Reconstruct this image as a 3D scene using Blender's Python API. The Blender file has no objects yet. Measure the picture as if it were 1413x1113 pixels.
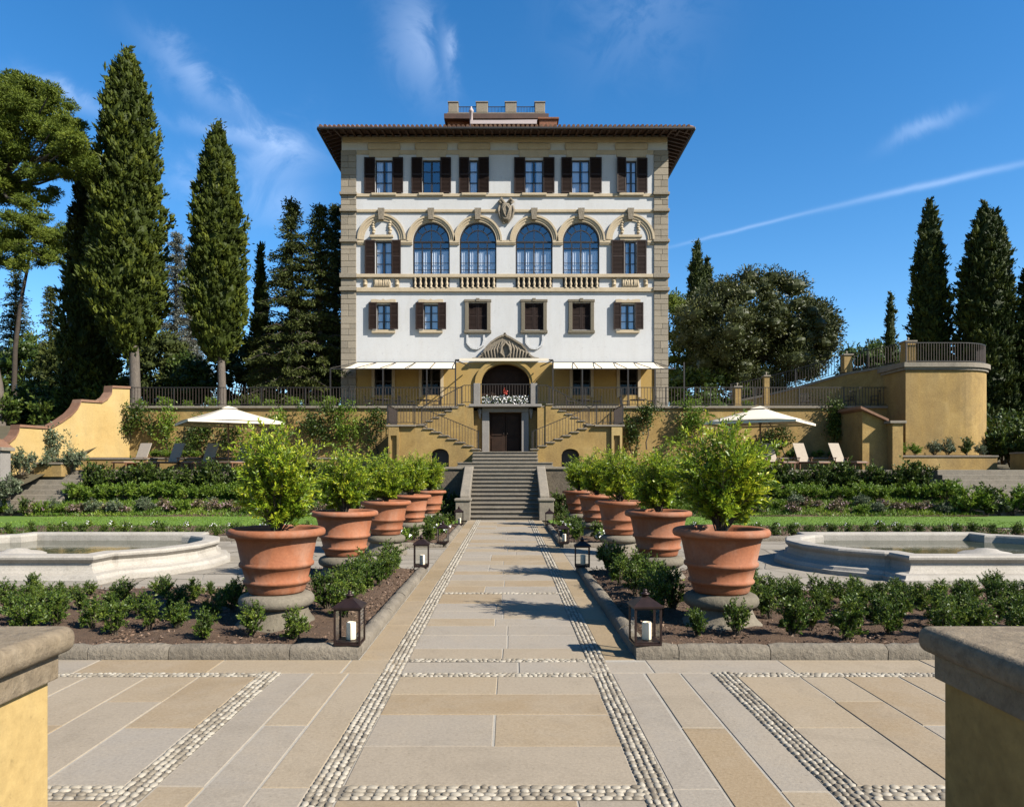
import bpy, math, random
import numpy as np
from mathutils import Vector, Matrix
SC = bpy.context.scene
R = math.radians

# ------------------------------------------------------------------ camera
F_PX, VX, VY, EYE = 1000.0, 700.0, 648.0, 1.9        # focal length, vanishing point (photo px), eye height
cam_d = bpy.data.cameras.new('camera')
cam = bpy.data.objects.new('camera', cam_d)
SC.collection.objects.link(cam)
cam.location = (0, 0, EYE)
cam.rotation_euler = (R(90), 0, 0)
cam_d.sensor_width = 36
cam_d.lens = F_PX / 1413 * 36
cam_d.shift_x = (706.5 - VX) / 1413
cam_d.shift_y = (VY - 556.5) / 1413
cam_d.clip_end = 3000
cam_d.clip_start = 0.05
SC.camera = cam

# ------------------------------------------------------------------ sun and sky
SUN_EL, SUN_AZ = 38.0, 30.0                          # azimuth: degrees in front of the facade plane, from the right
sdir = Vector((math.cos(R(SUN_EL)) * math.cos(R(SUN_AZ)), -math.cos(R(SUN_EL)) * math.sin(R(SUN_AZ)), math.sin(R(SUN_EL))))
sl = bpy.data.lights.new('sun', 'SUN')
sl.energy = 5.0
sl.angle = R(0.5)
sl.color = (1.0, 0.94, 0.85)
so = bpy.data.objects.new('sun', sl)
so.rotation_euler = sdir.to_track_quat('Z', 'Y').to_euler()
so.location = sdir * 200
SC.collection.objects.link(so)

W = bpy.data.worlds.new('World')
SC.world = W
W.use_nodes = True
wn, wl = W.node_tree.nodes, W.node_tree.links
wn.clear()
def N(t, **kw):
    n = wn.new(t)
    for k, v in kw.items(): setattr(n, k, v)
    return n
def wmath(op, a, b=None, clamp=False):
    n = N('ShaderNodeMath', operation=op, use_clamp=clamp)
    for i, v in enumerate((a, b)):
        if v is None: continue
        if isinstance(v, (int, float)): n.inputs[i].default_value = v
        else: wl.new(v, n.inputs[i])
    return n.outputs[0]
sky = N('ShaderNodeTexSky', sky_type='NISHITA', sun_disc=False)
sky.sun_elevation = R(SUN_EL)
sky.sun_rotation = R(90 + SUN_AZ)
sky.altitude = 600
sky.air_density = 1.0
sky.dust_density = 0.25
sky.ozone_density = 2.6
hs = N('ShaderNodeHueSaturation')
hs.inputs['Saturation'].default_value = 1.33
wl.new(sky.outputs[0], hs.inputs['Color'])
tc = N('ShaderNodeTexCoord')
nz = N('ShaderNodeTexNoise')
nz.inputs['Scale'].default_value = 15
nz.inputs['Detail'].default_value = 7
nz.inputs['Roughness'].default_value = 0.62
nz.inputs['Distortion'].default_value = 0.8
wl.new(tc.outputs['Generated'], nz.inputs['Vector'])
def wdot(v):
    n = N('ShaderNodeVectorMath', operation='DOT_PRODUCT')
    wl.new(tc.outputs['Generated'], n.inputs[0])
    n.inputs[1].default_value = v
    return n.outputs['Value']
def pdir(px, py): return Vector((px - VX, F_PX, VY - py)).normalized()
def wisp(a, b, wid, strength, noisy=1.0):
    """a streak of thin cloud between two directions of the sky"""
    A, B = pdir(*a), pdir(*b)
    c = (A + B).normalized()
    u = (B - A); ln = u.length / 2
    u = (u - c * u.dot(c)).normalized()
    v = c.cross(u)
    du, dv, dc = wdot(u), wdot(v), wdot(c)
    wob = wmath('MULTIPLY', wmath('SUBTRACT', nz.outputs['Fac'], 0.5), noisy * wid * 4)
    q = wmath('ADD', wmath('POWER', wmath('DIVIDE', du, ln), 2.0),
              wmath('POWER', wmath('DIVIDE', wmath('ADD', dv, wob), wid), 2.0))
    g = wmath('POWER', 2.718, wmath('MULTIPLY', q, -1.6))
    g = wmath('MULTIPLY', g, wmath('GREATER_THAN', dc, 0.0))
    if noisy > 0.5:
        k = wmath('SUBTRACT', wmath('MULTIPLY', nz.outputs['Fac'], 2.6), 0.55, True)
        g = wmath('MULTIPLY', g, k)
    return wmath('MULTIPLY', g, strength)
tot = None
for w in [((535, -20), (605, 150), 0.030, 0.26, 1.0), ((612, 20), (625, 120), 0.009, 0.22, 1.0),
          ((190, 50), (350, 170), 0.020, 0.26, 1.0), ((20, 100), (170, 165), 0.011, 0.26, 1.0),
          ((210, 155), (440, 215), 0.012, 0.30, 1.0), ((330, 240), (440, 190), 0.035, 0.30, 1.0),
          ((1215, 205), (1350, 145), 0.010, 0.20, 1.0), ((760, 40), (1000, 20), 0.06, 0.10, 1.0),
          ((330, 290), (440, 270), 0.03, 0.22, 1.0), ((220, 240), (330, 260), 0.03, 0.22, 1.0),
          ((905, 346), (1160, 282), 0.0026, 0.20, 0.3), ((1130, 290), (1480, 210), 0.0044, 0.25, 0.3)]:
    g = wisp(*w)
    tot = g if tot is None else wmath('ADD', tot, g)
tot = wmath('MINIMUM', tot, 0.7)
mx = N('ShaderNodeMix', data_type='RGBA')
wl.new(tot, mx.inputs['Factor'])
wl.new(hs.outputs[0], mx.inputs['A'])
mx.inputs['B'].default_value = (4.6, 5.6, 7.4, 1)
bg = N('ShaderNodeBackground')
bg.inputs['Strength'].default_value = 0.075
wl.new(mx.outputs['Result'], bg.inputs['Color'])
wo = N('ShaderNodeOutputWorld')
wl.new(bg.outputs[0], wo.inputs['Surface'])

SC.view_settings.view_transform = 'Standard'
SC.view_settings.look = 'None'
SC.view_settings.exposure = 1.42
SC.view_settings.gamma = 1
SC.render.engine = 'CYCLES'
SC.cycles.use_denoising = True
SC.cycles.max_bounces = 6
SC.cycles.diffuse_bounces = 3
SC.cycles.transparent_max_bounces = 10
SC.cycles.caustics_reflective = False
SC.cycles.caustics_refractive = False

# ------------------------------------------------------------------ helpers
class MB:
    """collects faces and links them as ONE mesh object (world coordinates)"""
    def __init__(s): s.V = []; s.F = []; s.M = []; s.S = []
    def add(s, V, F, m=0, smooth=False):
        o = len(s.V)
        s.V += [tuple(v) for v in V]
        for f in F:
            s.F.append(tuple(i + o for i in f)); s.M.append(m); s.S.append(smooth)
        return s
    def box(s, x0, x1, y0, y1, z0, z1, m=0):
        return s.add([(x0, y0, z0), (x1, y0, z0), (x1, y1, z0), (x0, y1, z0), (x0, y0, z1), (x1, y0, z1), (x1, y1, z1), (x0, y1, z1)],
                     [(0, 3, 2, 1), (4, 5, 6, 7), (0, 1, 5, 4), (1, 2, 6, 5), (2, 3, 7, 6), (3, 0, 4, 7)], m)
    def obox(s, c, ax, ay, az, m=0):
        """box from centre and three half axes"""
        c, ax, ay, az = Vector(c), Vector(ax), Vector(ay), Vector(az)
        P = [c + ax * i + ay * j + az * k for k in (-1, 1) for (i, j) in ((-1, -1), (1, -1), (1, 1), (-1, 1))]
        return s.add(P, [(0, 3, 2, 1), (4, 5, 6, 7), (0, 1, 5, 4), (1, 2, 6, 5), (2, 3, 7, 6), (3, 0, 4, 7)], m)
    def bar(s, a, b, w, h=None, m=0):
        a, b = Vector(a), Vector(b); d = b - a
        up = Vector((0, 0, 1)) if abs(d.normalized().z) < 0.95 else Vector((0, 1, 0))
        sd = d.cross(up).normalized(); u = sd.cross(d).normalized(); h = w if h is None else h
        return s.obox((a + b) / 2, d / 2, sd * w / 2, u * h / 2, m)
    def xz(s, pts, y0, y1, m=0, smooth=False):
        """polygon in x,z pushed through from y0 (front) to y1"""
        n = len(pts)
        s.add([(x, y0, z) for x, z in pts] + [(x, y1, z) for x, z in pts],
              [tuple(range(n)), tuple(range(2 * n - 1, n - 1, -1))], m)
        s.add([(x, y0, z) for x, z in pts] + [(x, y1, z) for x, z in pts],
              [(i, i + n, (i + 1) % n + n, (i + 1) % n) for i in range(n)], m, smooth)
        return s
    def xy(s, pts, z0, z1, m=0, smooth=False):
        n = len(pts)
        s.add([(x, y, z1) for x, y in pts], [tuple(range(n))], m)
        s.add([(x, y, z0) for x, y in pts] + [(x, y, z1) for x, y in pts],
              [(i, (i + 1) % n, (i + 1) % n + n, i + n) for i in range(n)], m, smooth)
        return s
    def tube(s, pts, r, n=6, m=0, cap=True):
        pts = [Vector(p) for p in pts]; V = []
        rr = r if isinstance(r, (list, tuple)) else [r] * len(pts)
        for i, p in enumerate(pts):
            d = (pts[min(i + 1, len(pts) - 1)] - pts[max(i - 1, 0)]).normalized()
            a = d.cross(Vector((0.31, 0.9, 0.17)) if abs(d.y) < 0.9 else Vector((1, 0, 0.2))).normalized(); b = d.cross(a)
            for k in range(n):
                t = 2 * math.pi * k / n
                V.append(p + (a * math.cos(t) + b * math.sin(t)) * rr[i])
        Fs = [(i * n + k, i * n + (k + 1) % n, (i + 1) * n + (k + 1) % n, (i + 1) * n + k) for i in range(len(pts) - 1) for k in range(n)]
        s.add(V, Fs, m, n > 4)
        if cap: s.add(V[:n], [tuple(range(n - 1, -1, -1))], m).add(V[-n:], [tuple(range(n))], m)
        return s
    def lathe(s, prof, n=32, c=(0, 0, 0), m=0, a0=0.0):
        V = [(c[0] + r * math.cos(a0 + 2 * math.pi * k / n), c[1] + r * math.sin(a0 + 2 * math.pi * k / n), c[2] + z) for r, z in prof for k in range(n)]
        return s.add(V, [(i * n + k, i * n + (k + 1) % n, (i + 1) * n + (k + 1) % n, (i + 1) * n + k) for i in range(len(prof) - 1) for k in range(n)], m, n > 8)
    def build(s, name, mats, parent=None, bevel=0, seg=2, sub=0):
        me = bpy.data.meshes.new(name)
        off = Vector((0, 0, 0)); p = parent
        while p is not None: off += p.location; p = p.parent
        V = [(v[0] - off.x, v[1] - off.y, v[2] - off.z) for v in s.V]
        me.from_pydata(V, [], s.F)
        for m in (mats if isinstance(mats, (list, tuple)) else [mats]): me.materials.append(m)
        me.polygons.foreach_set('material_index', s.M)
        me.polygons.foreach_set('use_smooth', s.S)
        me.update()
        o = bpy.data.objects.new(name, me)
        SC.collection.objects.link(o)
        o.parent = parent
        if bevel:
            b = o.modifiers.new('bevel', 'BEVEL'); b.width = bevel; b.segments = seg; b.limit_method = 'ANGLE'; b.angle_limit = R(40)
        if sub:
            b = o.modifiers.new('sub', 'SUBSURF'); b.levels = b.render_levels = sub
        return o

def tag(o, label=None, cat=None, group=None, kind=None):
    for k, v in (('label', label), ('category', cat), ('group', group), ('kind', kind)):
        if v: o[k] = v
    return o
def thing(name, label, cat, loc=(0, 0, 0), group=None, rz=0):
    o = bpy.data.objects.new(name, None)
    o.location = loc; o.rotation_euler = (0, 0, rz); o.empty_display_size = 0.2
    SC.collection.objects.link(o)
    return tag(o, label, cat, group)
def copy_tree(o, parent=None):
    c = o.copy(); SC.collection.objects.link(c); c.parent = parent
    for ch in [x for x in o.children]: copy_tree(ch, c)
    return c
ORD = ['first', 'second', 'third', 'fourth', 'fifth', 'sixth', 'seventh', 'eighth', 'ninth', 'tenth', 'eleventh', 'twelfth', 'thirteenth',
       'fourteenth', 'fifteenth', 'sixteenth', 'seventeenth', 'eighteenth', 'nineteenth', 'twentieth', 'twenty-first', 'twenty-second', 'twenty-third',
       'twenty-fourth', 'twenty-fifth', 'twenty-sixth', 'twenty-seventh', 'twenty-eighth', 'twenty-ninth', 'thirtieth']
ORD += [('thirty-', 'forty-', 'fifty-')[q] + w for q in range(3) for w in ORD[:9]]
def at(px, py, d): return Vector(((px - VX) * d / F_PX, d, EYE + (VY - py) * d / F_PX))

def np_obj(name, V, F, mat, tint=None, parent=None, smooth=False):
    """one mesh from numpy arrays; F is (n,4) or (n,3)"""
    me = bpy.data.meshes.new(name)
    k = F.shape[1]
    me.vertices.add(len(V)); me.vertices.foreach_set('co', np.asarray(V, np.float32).ravel())
    me.loops.add(F.size); me.loops.foreach_set('vertex_index', F.astype(np.int32).ravel())
    me.polygons.add(len(F)); me.polygons.foreach_set('loop_start', np.arange(0, F.size, k, dtype=np.int32))
    me.polygons.foreach_set('use_smooth', np.full(len(F), smooth))
    me.update(calc_edges=True)
    if tint is not None:
        a = me.attributes.new('tint', 'FLOAT', 'POINT'); a.data.foreach_set('value', np.asarray(tint, np.float32))
    me.materials.append(mat)
    o = bpy.data.objects.new(name, me)
    SC.collection.objects.link(o); o.parent = parent
    return o
def unit(a): return a / np.maximum(np.linalg.norm(a, axis=1, keepdims=True), 1e-9)
def leaves(rng, P, D, L, Wd, tint, facing=None):
    """diamond leaves from base points P along D"""
    n = len(P); D = unit(D)
    A = unit(np.cross(D, facing if facing is not None else rng.normal(size=(n, 3))))
    L = np.broadcast_to(L, (n,))[:, None]; Wd = np.broadcast_to(Wd, (n,))[:, None]
    mid = P + D * L * 0.5
    V = np.stack([P, mid + A * Wd / 2, P + D * L, mid - A * Wd / 2], 1).reshape(-1, 3)
    return V, np.arange(4 * n).reshape(-1, 4), np.repeat(np.broadcast_to(tint, (n,)), 4)
def merge(parts):
    Vs, Fs, Ts, o = [], [], [], 0
    for V, F, T in parts:
        Vs.append(V); Fs.append(F + o); Ts.append(T); o += len(V)
    return np.concatenate(Vs), np.concatenate(Fs), np.concatenate(Ts)

# ------------------------------------------------------------------ materials
LEAF = 0.70
ALB = 0.44                                           # one albedo level for every matte surface
def newmat(name):
    m = bpy.data.materials.new(name); m.use_nodes = True
    nt = m.node_tree; b = nt.nodes['Principled BSDF']
    return m, nt, b
def ramp(nt, fac, stops):
    r = nt.nodes.new('ShaderNodeValToRGB')
    e = r.color_ramp.elements
    while len(e) < len(stops): e.new(0.5)
    for x, (p, c) in zip(e, stops):
        x.position = p; x.color = (*c, 1)
    nt.links.new(fac, r.inputs[0])
    return r.outputs[0]
def noise(nt, scale, detail=5, rough=0.6, vec=None, dist=0.0):
    n = nt.nodes.new('ShaderNodeTexNoise')
    n.inputs['Scale'].default_value = scale; n.inputs['Detail'].default_value = detail; n.inputs['Roughness'].default_value = rough
    n.inputs['Distortion'].default_value = dist
    if vec is not None: nt.links.new(vec, n.inputs['Vector'])
    return n.outputs['Fac']
def mixc(nt, fac, a, b, mode='MIX'):
    n = nt.nodes.new('ShaderNodeMix'); n.data_type = 'RGBA'; n.blend_type = mode
    for k, v in (('Factor', fac), ('A', a), ('B', b)):
        i = n.inputs[k]
        if isinstance(v, (int, float)): i.default_value = v
        elif isinstance(v, tuple): i.default_value = (*v, 1)
        else: nt.links.new(v, i)
    return n.outputs['Result']
def coord(nt, stretch=(1, 1, 1)):
    t = nt.nodes.new('ShaderNodeTexCoord')
    mp = nt.nodes.new('ShaderNodeMapping'); mp.inputs['Scale'].default_value = stretch
    nt.links.new(t.outputs['Object'], mp.inputs[0])
    oi = nt.nodes.new('ShaderNodeObjectInfo'); of = nt.nodes.new('ShaderNodeMath'); of.operation = 'MULTIPLY'; of.inputs[1].default_value = 40
    nt.links.new(oi.outputs['Random'], of.inputs[0]); nt.links.new(of.outputs[0], mp.inputs['Location'])   # every copy wears its own pattern
    return mp.outputs[0]
def bump(nt, b, h, strength, dist):
    n = nt.nodes.new('ShaderNodeBump'); n.inputs['Strength'].default_value = strength; n.inputs['Distance'].default_value = dist
    nt.links.new(h, n.inputs['Height']); nt.links.new(n.outputs[0], b.inputs['Normal'])
def mottled(name, c1, c2, scale=3, rough=0.85, bstr=0.4, bdist=0.01, bscale=40, c3=None, spec=0.3, island=0.0, stretch=(1, 1, 1), stain=None, dirt=None):
    """a matte surface of two colours with grain: plaster, stone, clay, soil"""
    c1, c2 = tuple(x * ALB for x in c1), tuple(x * ALB for x in c2); c3 = c3 and tuple(x * ALB for x in c3)
    if stain: stain = (tuple(x * ALB for x in stain[0]), *stain[1:])
    m, nt, b = newmat(name)
    v = coord(nt, stretch)
    f = noise(nt, scale, 6, 0.65, v, 0.3)
    st = [(0.3, c1), (0.7, c2)] if c3 is None else [(0.28, c1), (0.52, c2), (0.72, c3)]
    c = ramp(nt, f, st)
    if island:
        g = nt.nodes.new('ShaderNodeNewGeometry')
        c = mixc(nt, island, c, ramp(nt, g.outputs['Random Per Island'], [(0.05, c1), (0.38, c2), (0.68, c3 or c2)]))
        br = nt.nodes.new('ShaderNodeMath'); br.operation = 'MULTIPLY_ADD'
        nt.links.new(g.outputs['Random Per Island'], br.inputs[0]); br.inputs[1].default_value = 0.3; br.inputs[2].default_value = 0.85
        cv = nt.nodes.new('ShaderNodeCombineColor')
        for i in range(3): nt.links.new(br.outputs[0], cv.inputs[i])
        c = mixc(nt, 1.0, c, cv.outputs[0], 'MULTIPLY')
    if stain:
        sv = coord(nt, stain[2])
        sf = ramp(nt, noise(nt, stain[1], 6, 0.7, sv, 0.5), [(0.44, (0, 0, 0)), (0.64, (1, 1, 1))])
        k = nt.nodes.new('ShaderNodeMath'); k.operation = 'MULTIPLY'; nt.links.new(sf, k.inputs[0]); k.inputs[1].default_value = stain[3]
        c = mixc(nt, k.outputs[0], c, stain[0])
    if dirt:                                         # patches and pits of grime with a shape of their own
        d1 = ramp(nt, noise(nt, dirt[0], 8, .72, v, 1.2), [(.50, (1, 1, 1)), (.68, (dirt[1],) * 3)])
        d2 = ramp(nt, noise(nt, dirt[0] * 22, 3, .6, v), [(.62, (1, 1, 1)), (.74, (dirt[1] * .8,) * 3)])
        c = mixc(nt, 1.0, mixc(nt, 1.0, c, d1, 'MULTIPLY'), d2, 'MULTIPLY')
    fine = noise(nt, bscale, 5, 0.7, v)
    c = mixc(nt, 0.35, c, ramp(nt, fine, [(0.3, tuple(x * 0.6 for x in c1)), (0.7, tuple(min(1, x * 1.25) for x in c2))]))
    nt.links.new(c, b.inputs['Base Color'])
    b.inputs['Roughness'].default_value = rough; b.inputs['Specular IOR Level'].default_value = spec
    if bstr: bump(nt, b, fine, bstr, bdist)
    return m
def vary(m, lo, hi):
    """copies of one thing differ a little in tone"""
    nt = m.node_tree; b = nt.nodes['Principled BSDF']; src = b.inputs['Base Color'].links[0].from_socket
    oi = nt.nodes.new('ShaderNodeObjectInfo')
    nt.links.new(mixc(nt, 1.0, src, ramp(nt, oi.outputs['Random'], [(0.0, lo), (1.0, hi)]), 'MULTIPLY'), b.inputs['Base Color'])
def plain(name, c, rough=0.5, metal=0.0, spec=0.5, var=0.25, scale=12, alb=None):
    c = tuple(x * (ALB if alb is None else alb) for x in c)
    m, nt, b = newmat(name)
    f = noise(nt, scale, 4, 0.6, coord(nt))
    nt.links.new(ramp(nt, f, [(0.25, tuple(x * (1 - var) for x in c)), (0.75, tuple(min(1, x * (1 + var)) for x in c))]), b.inputs['Base Color'])
    b.inputs['Roughness'].default_value = rough; b.inputs['Metallic'].default_value = metal; b.inputs['Specular IOR Level'].default_value = spec
    return m
def leafmat(name, dark, mid, light, trans=0.3, rough=0.5, spec=0.3):
    m, nt, b = newmat(name)
    a = nt.nodes.new('ShaderNodeAttribute'); a.attribute_name = 'tint'
    dark, mid, light = (tuple(x * LEAF for x in c) for c in (dark, mid, light))
    c = ramp(nt, a.outputs['Fac'], [(0.0, dark), (0.5, mid), (1.0, light)])
    nt.links.new(c, b.inputs['Base Color'])
    b.inputs['Roughness'].default_value = rough; b.inputs['Specular IOR Level'].default_value = spec
    t = nt.nodes.new('ShaderNodeBsdfTranslucent'); nt.links.new(c, t.inputs[0])
    mx = nt.nodes.new('ShaderNodeMixShader'); mx.inputs[0].default_value = trans
    out = nt.nodes['Material Output']
    nt.links.new(b.outputs[0], mx.inputs[1]); nt.links.new(t.outputs[0], mx.inputs[2]); nt.links.new(mx.outputs[0], out.inputs[0])
    return m

M = {}
M['white'] = mottled('white_plaster', (.775, .775, .765), (.83, .83, .815), 0.5, .9, .15, .01, 30, stain=((.66, .63, .57), 0.8, (2.5, 2.5, .35), .38), dirt=(.35, .94))
M['ochre_low'] = mottled('awning_tinted_ochre', (.50, .325, .09), (.60, .40, .13), 0.8, .9, .2, .01, 25, stain=((.4, .3, .15), 0.7, (1.5, 1.5, .6), .4))  # yellow awning light on white plaster, painted in as colour
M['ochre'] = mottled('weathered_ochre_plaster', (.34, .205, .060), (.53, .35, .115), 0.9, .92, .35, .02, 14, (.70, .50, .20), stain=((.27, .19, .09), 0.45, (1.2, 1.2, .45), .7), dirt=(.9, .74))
M['ochre_bright'] = mottled('sunlit_yellow_plaster', (.60, .395, .135), (.68, .48, .185), 0.8, .92, .3, .01, 20, (.74, .56, .25), stain=((.5, .38, .18), 0.8, (1.5, 1.5, .3), .45), dirt=(1.2, .84))  # brighter plaster for sunlit faces, the sunlight put into its colour
M['tan'] = mottled('tan_sandstone', (.66, .525, .34), (.75, .62, .43), 1.2, .9, .3, .01, 20, stain=((.42, .33, .21), 1.1, (1.5, 1.5, .6), .4))
M['quoin'] = mottled('grey_quoin_stone', (.30, .255, .19), (.40, .345, .26), 1.0, .9, .5, .02, 14, (.44, .37, .27), island=.55)
M['carved'] = mottled('carved_brown_stone', (.26, .215, .15), (.38, .32, .24), 2.0, .9, .8, .04, 9)
M['stonegrey'] = mottled('grey_door_stone', (.30, .27, .24), (.40, .37, .33), 1.5, .9, .4, .01, 20)
M['step'] = mottled('worn_step_stone', (.26, .22, .165), (.39, .335, .255), 1.6, .9, .4, .015, 20, (.45, .40, .31), stain=((.16, .14, .11), 1.6, (1, 1, 1), .6), dirt=(2.0, .7))
M['curb'] = mottled('rough_curb_stone', (.20, .165, .12), (.30, .255, .19), 3.0, .95, .9, .03, 14, (.37, .315, .24), island=.3, stain=((.16, .135, .10), 4.0, (1, 1, 1), .55))
M['cap'] = mottled('weathered_cap_stone', (.25, .185, .11), (.37, .29, .19), 4.0, .9, .9, .012, 24, (.47, .39, .28), stain=((.11, .075, .045), 4.0, (1, 1, 1), .75), dirt=(3.5, .6))
M['fountain'] = mottled('pale_fountain_stone', (.52, .47, .39), (.64, .585, .50), 2.2, .8, .35, .01, 30, stain=((.34, .30, .24), 2.0, (1, 1, 1), .5), dirt=(1.6, .8))
M['pedestal'] = mottled('pedestal_stone', (.22, .185, .135), (.33, .285, .21), 4.0, .92, .7, .015, 24, stain=((.2, .17, .12), 4.0, (1, 1, 1), .6))
M['terra'] = mottled('terracotta_clay', (.41, .132, .052), (.49, .175, .074), 3.0, .8, .25, .006, 30, (.54, .225, .11), stain=((.56, .38, .28), 3.0, (1, 1, .5), .46), dirt=(2.2, .72))
vary(M['terra'], (.80, .78, .74), (1.0, 1.0, 1.0)); vary(M['pedestal'], (.78, .78, .74), (1.0, 1.0, 1.0))
M['tile'] = mottled('roof_tile_clay', (.22, .105, .06), (.32, .165, .095), 4.0, .9, .4, .02, 10, (.38, .24, .16), island=.5)
M['slab'] = mottled('paving_stone', (.47, .335, .185), (.49, .39, .26), 1.4, .8, .35, .006, 45, (.385, .36, .32), island=.92, stain=((.52, .44, .33), 1.1, (1, 1, 1), .45), dirt=(1.3, .80))
M['border'] = mottled('border_stone', (.43, .315, .175), (.48, .36, .215), 1.4, .8, .35, .006, 45, (.43, .36, .27), island=.5, dirt=(1.1, .78))
M['grout'] = mottled('pale_grout', (.46, .42, .35), (.56, .51, .43), 12, .95, .4, .005, 60)
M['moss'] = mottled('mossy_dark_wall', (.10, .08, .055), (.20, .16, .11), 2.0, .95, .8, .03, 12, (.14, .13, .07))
M['mortar'] = mottled('dark_mortar', (.22, .185, .14), (.30, .26, .20), 25, .95, .4, .005, 60)
M['flag'] = mottled('flagstone', (.36, .305, .23), (.44, .385, .30), 1.5, .85, .35, .006, 40, (.41, .365, .30), island=.5, dirt=(.8, .78))
M['pebble'] = mottled('river_pebble', (.27, .22, .155), (.44, .38, .285), 8, .6, .1, .002, 90, (.60, .54, .43), island=.85)
M['soil'] = mottled('brown_soil', (.10, .058, .034), (.235, .145, .085), 14, 1.0, 1.0, .03, 60)
M['mulch'] = mottled('bark_mulch', (.13, .072, .045), (.25, .155, .10), 9, 1.0, .2, .01, 60, (.40, .29, .21), island=.8)
M['gravel'] = mottled('terrace_gravel', (.42, .36, .28), (.54, .48, .39), 4, .95, .5, .01, 60)
M['hill'] = mottled('bare_ground', (.10, .085, .045), (.16, .13, .07), 1.2, 1, .6, .05, 8)
M['shutter'] = plain('brown_shutter_paint', (.034, .017, .011), .65, spec=.2, var=.35)
M['frame'] = plain('dark_window_frame', (.022, .014, .010), .45)
M['rafter'] = plain('eave_timber', (.085, .036, .017), .7, var=.4, scale=3)
M['iron'] = plain('wrought_iron', (.035, .030, .026), .55, .3)
M['rust'] = plain('rusty_iron', (.075, .05, .036), .7, .2, var=.4)
M['lantern'] = plain('bronze_lantern_metal', (.055, .03, .024), .42, .55, var=.4)
M['wood'] = plain('teak_wood', (.22, .095, .04), .6, var=.3, scale=6)
M['door'] = plain('dark_door_wood', (.040, .020, .011), .7, spec=.15, var=.35, scale=4)
M['canvas'] = plain('cream_canvas', (.80, .71, .56), .9, var=.05, spec=.1, alb=.60)
M['sling'] = plain('taupe_sling_fabric', (.52, .44, .35), .9, var=.1, spec=.1)
M['wax'] = plain('ivory_wax', (.62, .52, .38), .5, var=.06, alb=1)
M['pinkcloth'] = plain('pale_pink_awning', (.66, .56, .54), .9, var=.08)
M['brick'] = mottled('tower_brick', (.26, .11, .06), (.36, .17, .10), 5, .95, .6, .03, 9)
M['curtain'] = plain('sheer_curtain', (.80, .82, .85), .9, var=.05, alb=.62)
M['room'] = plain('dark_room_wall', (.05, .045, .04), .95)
M['white_petal'] = plain('white_petal', (.85, .83, .80), .7, var=.06, alb=.7)
M['pink_petal'] = plain('pink_petal', (.62, .40, .42), .7, var=.2)
M['red_petal'] = plain('red_petal', (.7, .06, .02), .6, var=.2)
M['trunk'] = mottled('grey_bark', (.14, .115, .09), (.24, .20, .16), 3, .95, 1.0, .06, 10, stretch=(3, 3, .5))
M['darktrunk'] = mottled('dark_bark', (.06, .045, .035), (.10, .08, .06), 3, .95, .8, .05, 10)
M['stem'] = plain('brown_stem', (.09, .065, .035), .8)
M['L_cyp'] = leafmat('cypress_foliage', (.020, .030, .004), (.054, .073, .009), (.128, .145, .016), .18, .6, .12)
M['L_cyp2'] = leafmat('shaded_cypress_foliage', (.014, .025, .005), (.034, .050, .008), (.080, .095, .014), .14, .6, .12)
M['L_oak'] = leafmat('holm_oak_foliage', (.026, .034, .008), (.054, .064, .015), (.115, .118, .032), .12, .5, .2)
M['L_pine'] = leafmat('pine_foliage', (.045, .068, .010), (.105, .14, .016), (.20, .235, .03), .25, .6, .12)
M['L_fir'] = leafmat('conifer_foliage', (.024, .035, .009), (.054, .068, .016), (.115, .13, .03), .18, .6, .12)
M['L_grey'] = leafmat('grey_conifer_foliage', (.075, .085, .065), (.12, .13, .10), (.17, .18, .14), .15)
M['L_citrus'] = leafmat('bright_yellow_green_leaf', (.10, .18, .010), (.25, .345, .018), (.58, .58, .035), .36, .4, .3)
M['L_box'] = leafmat('glossy_box_leaf', (.032, .066, .009), (.078, .128, .015), (.20, .245, .032), .26, .45, .25)
M['L_dark'] = leafmat('dark_shrub_leaf', (.022, .044, .007), (.052, .086, .012), (.13, .165, .022), .2, .5, .22)
M['L_light'] = leafmat('fresh_green_leaf', (.07, .135, .012), (.135, .215, .018), (.24, .31, .035), .32)
M['L_grass'] = leafmat('grass_blade', (.10, .19, .014), (.145, .245, .019), (.20, .295, .03), .3)
M['L_olive'] = leafmat('sage_leaf', (.06, .085, .04), (.11, .14, .07), (.2, .22, .14), .2)
M['L_brown'] = leafmat('dry_rose_leaf', (.10, .065, .035), (.15, .115, .055), (.24, .19, .12), .2)
M['grass'] = mottled('mown_lawn', (.12, .225, .018), (.155, .275, .024), 0.7, .95, .6, .03, 40, (.19, .31, .032))
def glassmat(name, tint, refl):
    m, nt, b = newmat(name)
    nt.nodes.remove(b)
    g = nt.nodes.new('ShaderNodeBsdfGlossy'); g.inputs['Roughness'].default_value = 0.015; g.inputs['Color'].default_value = (.9, .95, 1, 1)
    t = nt.nodes.new('ShaderNodeBsdfTransparent'); t.inputs[0].default_value = (*tint, 1)
    lw = nt.nodes.new('ShaderNodeLayerWeight'); lw.inputs[0].default_value = .5
    fr = nt.nodes.new('ShaderNodeMath'); fr.operation = 'POWER'; fr.inputs[1].default_value = 4.0
    nt.links.new(lw.outputs['Facing'], fr.inputs[0])
    ad = nt.nodes.new('ShaderNodeMath'); ad.operation = 'ADD'; ad.use_clamp = True; ad.inputs[1].default_value = refl
    nt.links.new(fr.outputs[0], ad.inputs[0])
    mx = nt.nodes.new('ShaderNodeMixShader')
    nt.links.new(ad.outputs[0], mx.inputs[0]); nt.links.new(t.outputs[0], mx.inputs[1]); nt.links.new(g.outputs[0], mx.inputs[2])
    nt.links.new(mx.outputs[0], nt.nodes['Material Output'].inputs[0])
    return m
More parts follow.
